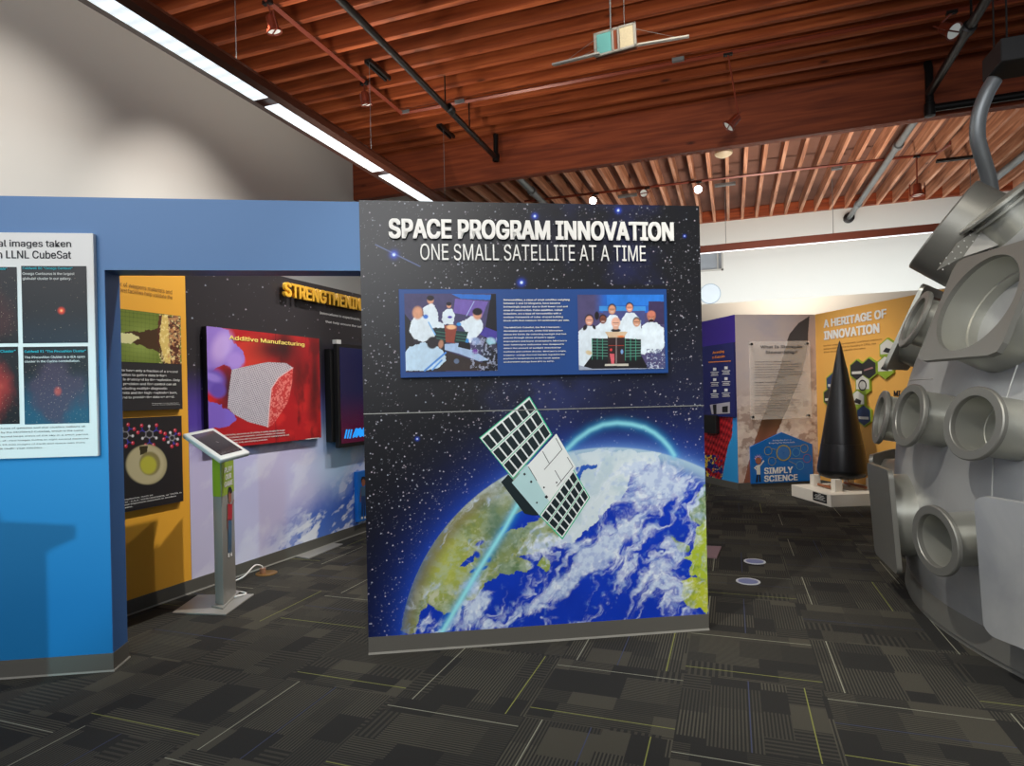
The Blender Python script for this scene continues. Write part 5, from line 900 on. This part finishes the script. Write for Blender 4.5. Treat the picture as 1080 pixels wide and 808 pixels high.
def lensmat():
    m, N, L, b = nm('louvred_lens'); g = N.new('ShaderNodeNewGeometry'); s = N.new('ShaderNodeSeparateXYZ'); L.new(g.outputs['Position'], s.inputs[0])
    w_ = N.new('ShaderNodeMath'); w_.operation = 'MULTIPLY'; w_.inputs[1].default_value = 2 * pi / .16; L.new(s.outputs[1], w_.inputs[0]); si = N.new('ShaderNodeMath'); si.operation = 'SINE'; L.new(w_.outputs[0], si.inputs[0])
    mr = N.new('ShaderNodeMapRange'); mr.inputs['From Min'].default_value = -1; mr.inputs['To Min'].default_value = .82; mr.inputs['To Max'].default_value = 1.15; L.new(si.outputs[0], mr.inputs[0])
    b.inputs['Base Color'].default_value = (.7, .75, .8, 1); b.inputs['Emission Color'].default_value = (.86, .95, 1, 1); L.new(mr.outputs[0], b.inputs['Emission Strength']); return m
LM = lensmat()
for a, b_ in segs: bm = BM(); box(bm, -4.79, -4.605, a, b_, 4.655, 4.665); obj('lens', bm, LM, t)
RAILM = BLACKM
def rail(c, L_, d, m=RAILM, wz=None, label=None, group='short ceiling rails with wires'):
    d = Vector(d).normalized(); c = Vector(c); s_ = Vector((-d.y, d.x, 0)); t_ = thing('ceiling_rail', label, 'rail', tuple(c), group)
    for o_ in (-.035, .035): bm = BM(); quadbox(bm, [c - d * L_ / 2 + s_ * (o_ - .016), c + d * L_ / 2 + s_ * (o_ - .016), c + d * L_ / 2 + s_ * (o_ + .016), c - d * L_ / 2 + s_ * (o_ + .016)], (0, 0, .035)); obj('rail_bar', bm, m, t_)
    bm = BM(); quadbox(bm, [c - d * L_ / 2 - s_ * .05 + Vector((0, 0, .03)), c + d * L_ / 2 - s_ * .05 + Vector((0, 0, .03)), c + d * L_ / 2 + s_ * .05 + Vector((0, 0, .03)), c - d * L_ / 2 + s_ * .05 + Vector((0, 0, .03))], (0, 0, .025)); obj('rail_back', bm, m, t_)
    return t_
for y, lb in ((7.85, 'short black rail under the near joists, beside the second track spotlight'), (10.1, 'short black rail just in front of the beam, above the pendant light')):
    rail((-4.69, y, JZ - .055), .55, (0, 1, 0), label=lb)
for y in (5.1, 7.62, 10.0): wire(-4.69, y, 4.83, JZ - .03, t)
# far pendant
t = thing('linear_pendant_light', 'long reddish brown pendant light across the far white wall', 'light', (2, 15.6, 4.7))
bm = BM(); quadbox(bm, [(-4.0, 15.50, 4.70), (-4.0, 15.70, 4.70), (-4.0, 15.70, 4.86), (-4.0, 15.50, 4.86)], (13.5, 0, 0)); obj('housing', bm, WOOD_P, t); bm = BM(); box(bm, -3.9, 9.4, 15.57, 15.63, 4.692, 4.70); obj('lens', bm, LENS, t)
for x in (-.07, 2.2, 4.8): wire(x, 15.6, 4.85, JZ - .03, t, .006)
for (x, y, L_, m, lb) in ((-2.26, 15.03, .45, GREYP, 'short pale rail under the far joists, left of the bright spotlight'), (-.06, 15.12, .45, GREYP, 'short pale rail under the far joists, right of the bright spotlight'), (2.2, 14.95, .2, GREYP, 'tiny pale rail under the far joists near the grey pipe'), (4.5, 15.34, .75, BLACKM, 'black rail under the far joists, right of the hanging spotlight')):
    rail((x, y, JZ - .055), L_, (1, 0, 0), m, label=lb)
# ---- tracks and pipes
bm = BM(); tube(bm, [(-5.0, 3.0, 6.07), (-5.0, 9.06, 6.07)], .035, 4); o = thing('lighting_track', 'rust brown lighting track turning a corner under the near joists', 'track', (-5, 9, 6.07))
obj('track_rail', bm, RUST, o); bm = BM(); tube(bm, [(-5.03, 9.08, 6.07), (8, 9.22, 6.07)], .03, 4); obj('track_rail', bm, RUST, o)
for x in (-4.93, -3.96, -.62): bm = BM(); box(bm, x - .08, x + .08, 9.05, 9.10, 6.05, 6.10); obj('track_connector', bm, GREYP, o)
o = thing('lighting_track', 'thin brown lighting track under the far joists beyond the beam', 'track', (0, 14.5, 6.1)); bm = BM(); tube(bm, [(-4.64, 14.4, 6.10), (3.99, 14.75, 6.10)], .028, 4); obj('track_rail', bm, RUST, o); bm = BM(); tube(bm, [(3.99, 14.75, 6.10), (4.08, 14.3, 6.10), (4.08, 14.28, 6.16)], .02, 6); obj('feed_pipe', bm, RUST, o)
def pipe(pts, r, m, label, cols=(), extra=None):
    o = thing('ceiling_pipe', label, 'pipe', tuple(pts[0])); bm = BM(); tube(bm, pts, r, 14); obj('pipe_run', bm, m, o, True, 40)
    for c_, d_ in cols: bm = BM(); lathe(bm, c_, d_, [(r * .9, -.07), (r * 1.45, -.06), (r * 1.45, .06), (r * .9, .07)], 14); obj('pipe_collar', bm, m, o, True, 30)
    return o
o = pipe([(-3.86, 3.0, 5.72), (-3.94, 10.52, 5.72), (-3.94, 10.60, 5.74), (-3.94, 10.62, 6.16)], .045, BLACKM, 'black pipe running to the beam and turning up, left of the hung satellite', [((-3.89, 8.55, 5.72), (0, 1, 0)), ((-3.94, 10.6, 5.72), (0, 0, 1))])
for y in (8.4, 9.3): bm = BM(); tube(bm, [(-3.9, y, 5.75), (-3.9, y, JZ + .02)], .012, 6); obj('hanger_rod', bm, BLACKM, o)
o = pipe([(2.66, 5.0, 5.69), (2.80, 10.66, 5.69)], .055, BLACKM, 'black pipe running to the beam at the right, above the chamber', [((2.75, 8.9, 5.69), (0, 1, 0))])
for P in ([(2.80, 10.66, 5.42), (2.80, 10.66, 6.03), (2.80, 10.72, 6.16)], [(2.80, 10.66, 5.47), (4.6, 10.66, 5.47), (9, 10.66, 5.47)]): bm = BM(); tube(bm, P, .055, 14); obj('pipe_branch', bm, BLACKM, o, True, 40)
bm = BM(); lathe(bm, (2.8, 10.66, 5.44), (0, 0, 1), [(.0001, -.09), (.07, -.08), (.075, .0), (.07, .1), (.05, .11)], 16); obj('pipe_elbow', bm, BLACKM, o, True, 30)
bm = BM(); tube(bm, [(2.72, 8.7, 5.74), (2.72, 8.7, 6.17)], .014, 6); obj('hanger_rod', bm, BLACKM, o)
o = pipe([(2.98, 11.0, 5.88), (2.98, 18.4, 5.88)], .06, GREYP, 'grey pipe running from the beam to the far white wall', [((2.98, 13.3, 5.88), (0, 1, 0)), ((2.98, 17.2, 5.88), (0, 1, 0))]); bm = BM(); lathe(bm, (2.98, 18.4, 5.88), (0, 1, 0), [(.06, 0), (.13, .02), (.13, .12), (.0001, .13)], 20); obj('wall_cap', bm, BLACKM, o, True, 30)
pipe([(-4.2, 11.0, 6.05), (-4.2, 18.4, 6.05)], .07, GREYP, 'grey pipe beyond the beam, over the left part of the starry wall', [((-4.2, 13.6, 6.05), (0, 1, 0))]); pipe([(5.6, 11.0, 6.0), (5.6, 18.4, 6.0)], .08, GREYP, 'grey pipe beyond the beam at the right edge, behind the hose')
# ---- spotlights
def spotlight(top, head, aim, label, on=False, sc_=1., group='track spotlights', m=RUST):
    top, head, aim = Vector(top), Vector(head), Vector(aim); d = (aim - head).normalized(); _, u, v = axes(d)
    t_ = thing('track_spotlight', label, 'spotlight', tuple(top), group)
    bm = BM(); tube(bm, [top, head - d * .09 * sc_ + Vector((0, 0, .05 * sc_)), head - d * .07 * sc_], .011 * sc_, 8); obj('stem', bm, m, t_, True, 30)
    bm = BM(); box(bm, top.x - .06, top.x + .06, top.y - .025, top.y + .025, top.z - .01, top.z + .035); obj('track_adapter', bm, BLACKM, t_)
    bm = BM(); lathe(bm, head, d, [(.0001, -.09), (.045, -.09), (.055, -.07), (.062, .06), (.085, .075), (.088, .10), (.078, .10), (.06, .05)], 28); bmesh.ops.scale(bm, vec=(sc_,) * 3, space=Matrix.Translation(-head), verts=bm.verts); obj('lamp_head', bm, m, t_, True, 30)
    bm = BM(); lathe(bm, head + d * .085 * sc_, d, [(.0001, 0), (.077 * sc_, 0), (.0001, .001)], 24); obj('lamp_glass', bm, LAMPON if on else LAMPG, t_)
    for s_ in (-1, 1): bm = BM(); q_ = head + u * s_ * .1 * sc_; tube(bm, [q_ - d * .10 * sc_, q_ + d * .09 * sc_], .009 * sc_, 4); obj('yoke_arm', bm, m, t_)
    bm = BM(); tube(bm, [head - u * .1 * sc_ + d * .09 * sc_, head + u * .1 * sc_ + d * .09 * sc_], .009 * sc_, 4); obj('yoke_bar', bm, m, t_)
spotlight((-5, 5.95, 6.04), (-4.98, 6.0, 5.83), (-4.6, 6.6, 3), 'rusty spotlight on the near track, upper left of the picture'); spotlight((-5, 7.98, 6.04), (-5.0, 8.0, 5.84), (-4.8, 8.6, 3), 'rusty spotlight on the near track, just before its corner')
spotlight((.04, 9.14, 6.04), (.09, 9.15, 5.12), (-.6, 9.0, 4.4), 'spotlight on a long stem hung in front of the beam', sc_=1.05); spotlight((2.66, 9.16, 6.04), (2.6, 9.1, 5.82), (3.2, 8.2, 4.9), 'dim spotlight by the black pipe at the upper right', sc_=1.2)
for px, py, on, lb in ((626, 211, True, 'glowing spotlight peeking just over the starry wall'), (680, 203, False, 'unlit red spotlight on the far track between two glowing ones'), (736.5, 199, True, 'glowing spotlight on the far track beside the starry wall edge')):
    p = atz(px, py, 5.84); q_ = Vector((p.x, 14.4 + (p.x + 4.64) * .0406, 6.07)); p = atY(px, py, q_.y); spotlight(q_, p, (p.x + (.1 if on else -1), p.y - 6, p.z - 3), lb, on, 1.1)
q_ = atY(967.5, 200, 14.73); q_.z = 6.07; spotlight(q_, atY(967.5, 200, 14.73), atY(967.5, 200, 14.73) + Vector((0, -.1, -1)), 'spotlight on a thin stem hanging near the grey pipe', False, 1.3)
# smoke detector
c = atz(763, 162, 6.12); bm = BM(); lathe(bm, c + Vector((0, 0, -.03)), (0, 0, 1), [(.0001, -.04), (.09, -.035), (.15, 0), (.17, .02), (.17, .06), (.0001, .06)], 32); tag(obj('smoke_detector', bm, mat('cream_detector_plastic', (206, 190, 160), .5), None, True, 30), 'round cream smoke detector under the far joists just past the beam', 'smoke detector')
# pale disc on the far wall
c = atY(749, 310, 18.53); t = thing('wall_disc', 'pale round disc on the far white wall by the starry wall edge', 'disc', tuple(c)); bm = BM(); lathe(bm, c, (0, -1, 0), [(.25, .0), (.27, .0), (.27, .02), (.25, .02), (.0001, .018)], 40); obj('disc_face', bm, mat('pale_blue_disc', (200, 208, 212), .6), t, True, 30)
bm = BM(); lathe(bm, c, (0, -1, 0), [(.268, 0), (.285, 0), (.285, .025), (.268, .025)], 40); obj('disc_rim', bm, mat('grey_disc_rim', (140, 160, 175), .5), t)
# ---- hung satellite model
c = atd(650, 42, 4.85); c.z = c.z
sx, sy_, sz_ = .15, .06, .10
s = thing('hanging_satellite_model', 'small silver box satellite model with long thin wings hung from the joists', 'model', tuple(c))
ALU = mat('anodised_frame', (186, 186, 180), .35, .6); a_ = rad(-2); fS = TiltFrame(c, (cos(rad(6)), sin(rad(-2)), -sin(rad(-3))), (0, .12, 1))
if fS.n.y > 0: fS.n = -fS.n
bm = BM(); fbox(bm, fS, -.17, .15, -.085, .09, -.06, -.003); obj('body', bm, mat('coppery_inner_body', (128, 70, 50), .4, .4), s)
bm = BM()
for a0_, a1_, z0_, z1_ in ((-.175, .155, .085, .10), (-.175, .155, -.10, -.085), (-.175, -.155, -.1, .1), (.135, .155, -.1, .1), (-.035, -.02, -.1, .1), (.01, .025, -.1, .1)): fbox(bm, fS, a0_, a1_, z0_, z1_, -.004, .01)
obj('frame_rails', bm, ALU, s); bm = BM(); fbox(bm, fS, -.153, -.04, -.083, .083, -.004, .004); obj('teal_cell_panel', bm, mat('teal_cell_panel', (90, 150, 150), .35), s); bm = BM(); fbox(bm, fS, .028, .134, -.083, .083, -.004, .004); obj('grey_cell_panel', bm, mat('speckled_grey_panel', (168, 160, 136), .5, var=.3, scale=80), s)
for w0, w1 in (((582, 68.5), (632, 56)), ((668, 48), (726.5, 38))):
    A_, B_ = atd(*w0, 4.85), atd(*w1, 4.83); bm = BM(); d_ = (B_ - A_).normalized(); quadbox(bm, [A_, B_, B_ + Vector((0, .05, .01)), A_ + Vector((0, .05, .01))], (0, 0, .012)); obj('solar_wing', bm, ALU, s)
for x in (644, 658.5):
    A_ = atd(x, 31, 4.85); bm = BM(); tube(bm, [A_, (A_.x, A_.y, 6.16)], .006 if x < 650 else .003, 6); obj('hanging_rod', bm, GREYP, s)
for P in (((630, 40), (600, 62)), ((668, 30), (712, 39)), ((632, 50), (612, 60))): bm = BM(); tube(bm, [atd(*P[0], 4.85), atd(*P[1], 4.86)], .0015, 4); obj('stay_wire', bm, GREYP, s)
# stand out of frame whose shadow falls on the blue wall
p = Vector((-2.74, .62, 0)); t = thing('display_lectern', 'dark pedestal lectern standing before the blue wall, left of the view', 'lectern', tuple(p)); bm = BM(); box(bm, p.x - .14, p.x + .12, p.y - .12, p.y + .12, 0, 1.10); obj('pedestal', bm, BLACK, t); bm = BM(); box(bm, p.x - .25, p.x + .17, p.y - .2, p.y + .2, 1.10, 1.14); obj('shelf', bm, BLACK, t)
bm = BM(); quadbox(bm, [(p.x - .26, p.y - .03, 1.14), (p.x + .06, p.y - .03, 1.14), (p.x + .02, p.y - .03, 1.28), (p.x - .26, p.y - .03, 1.27)], (0, .04, 0)); obj('monitor', bm, BLACK, t)
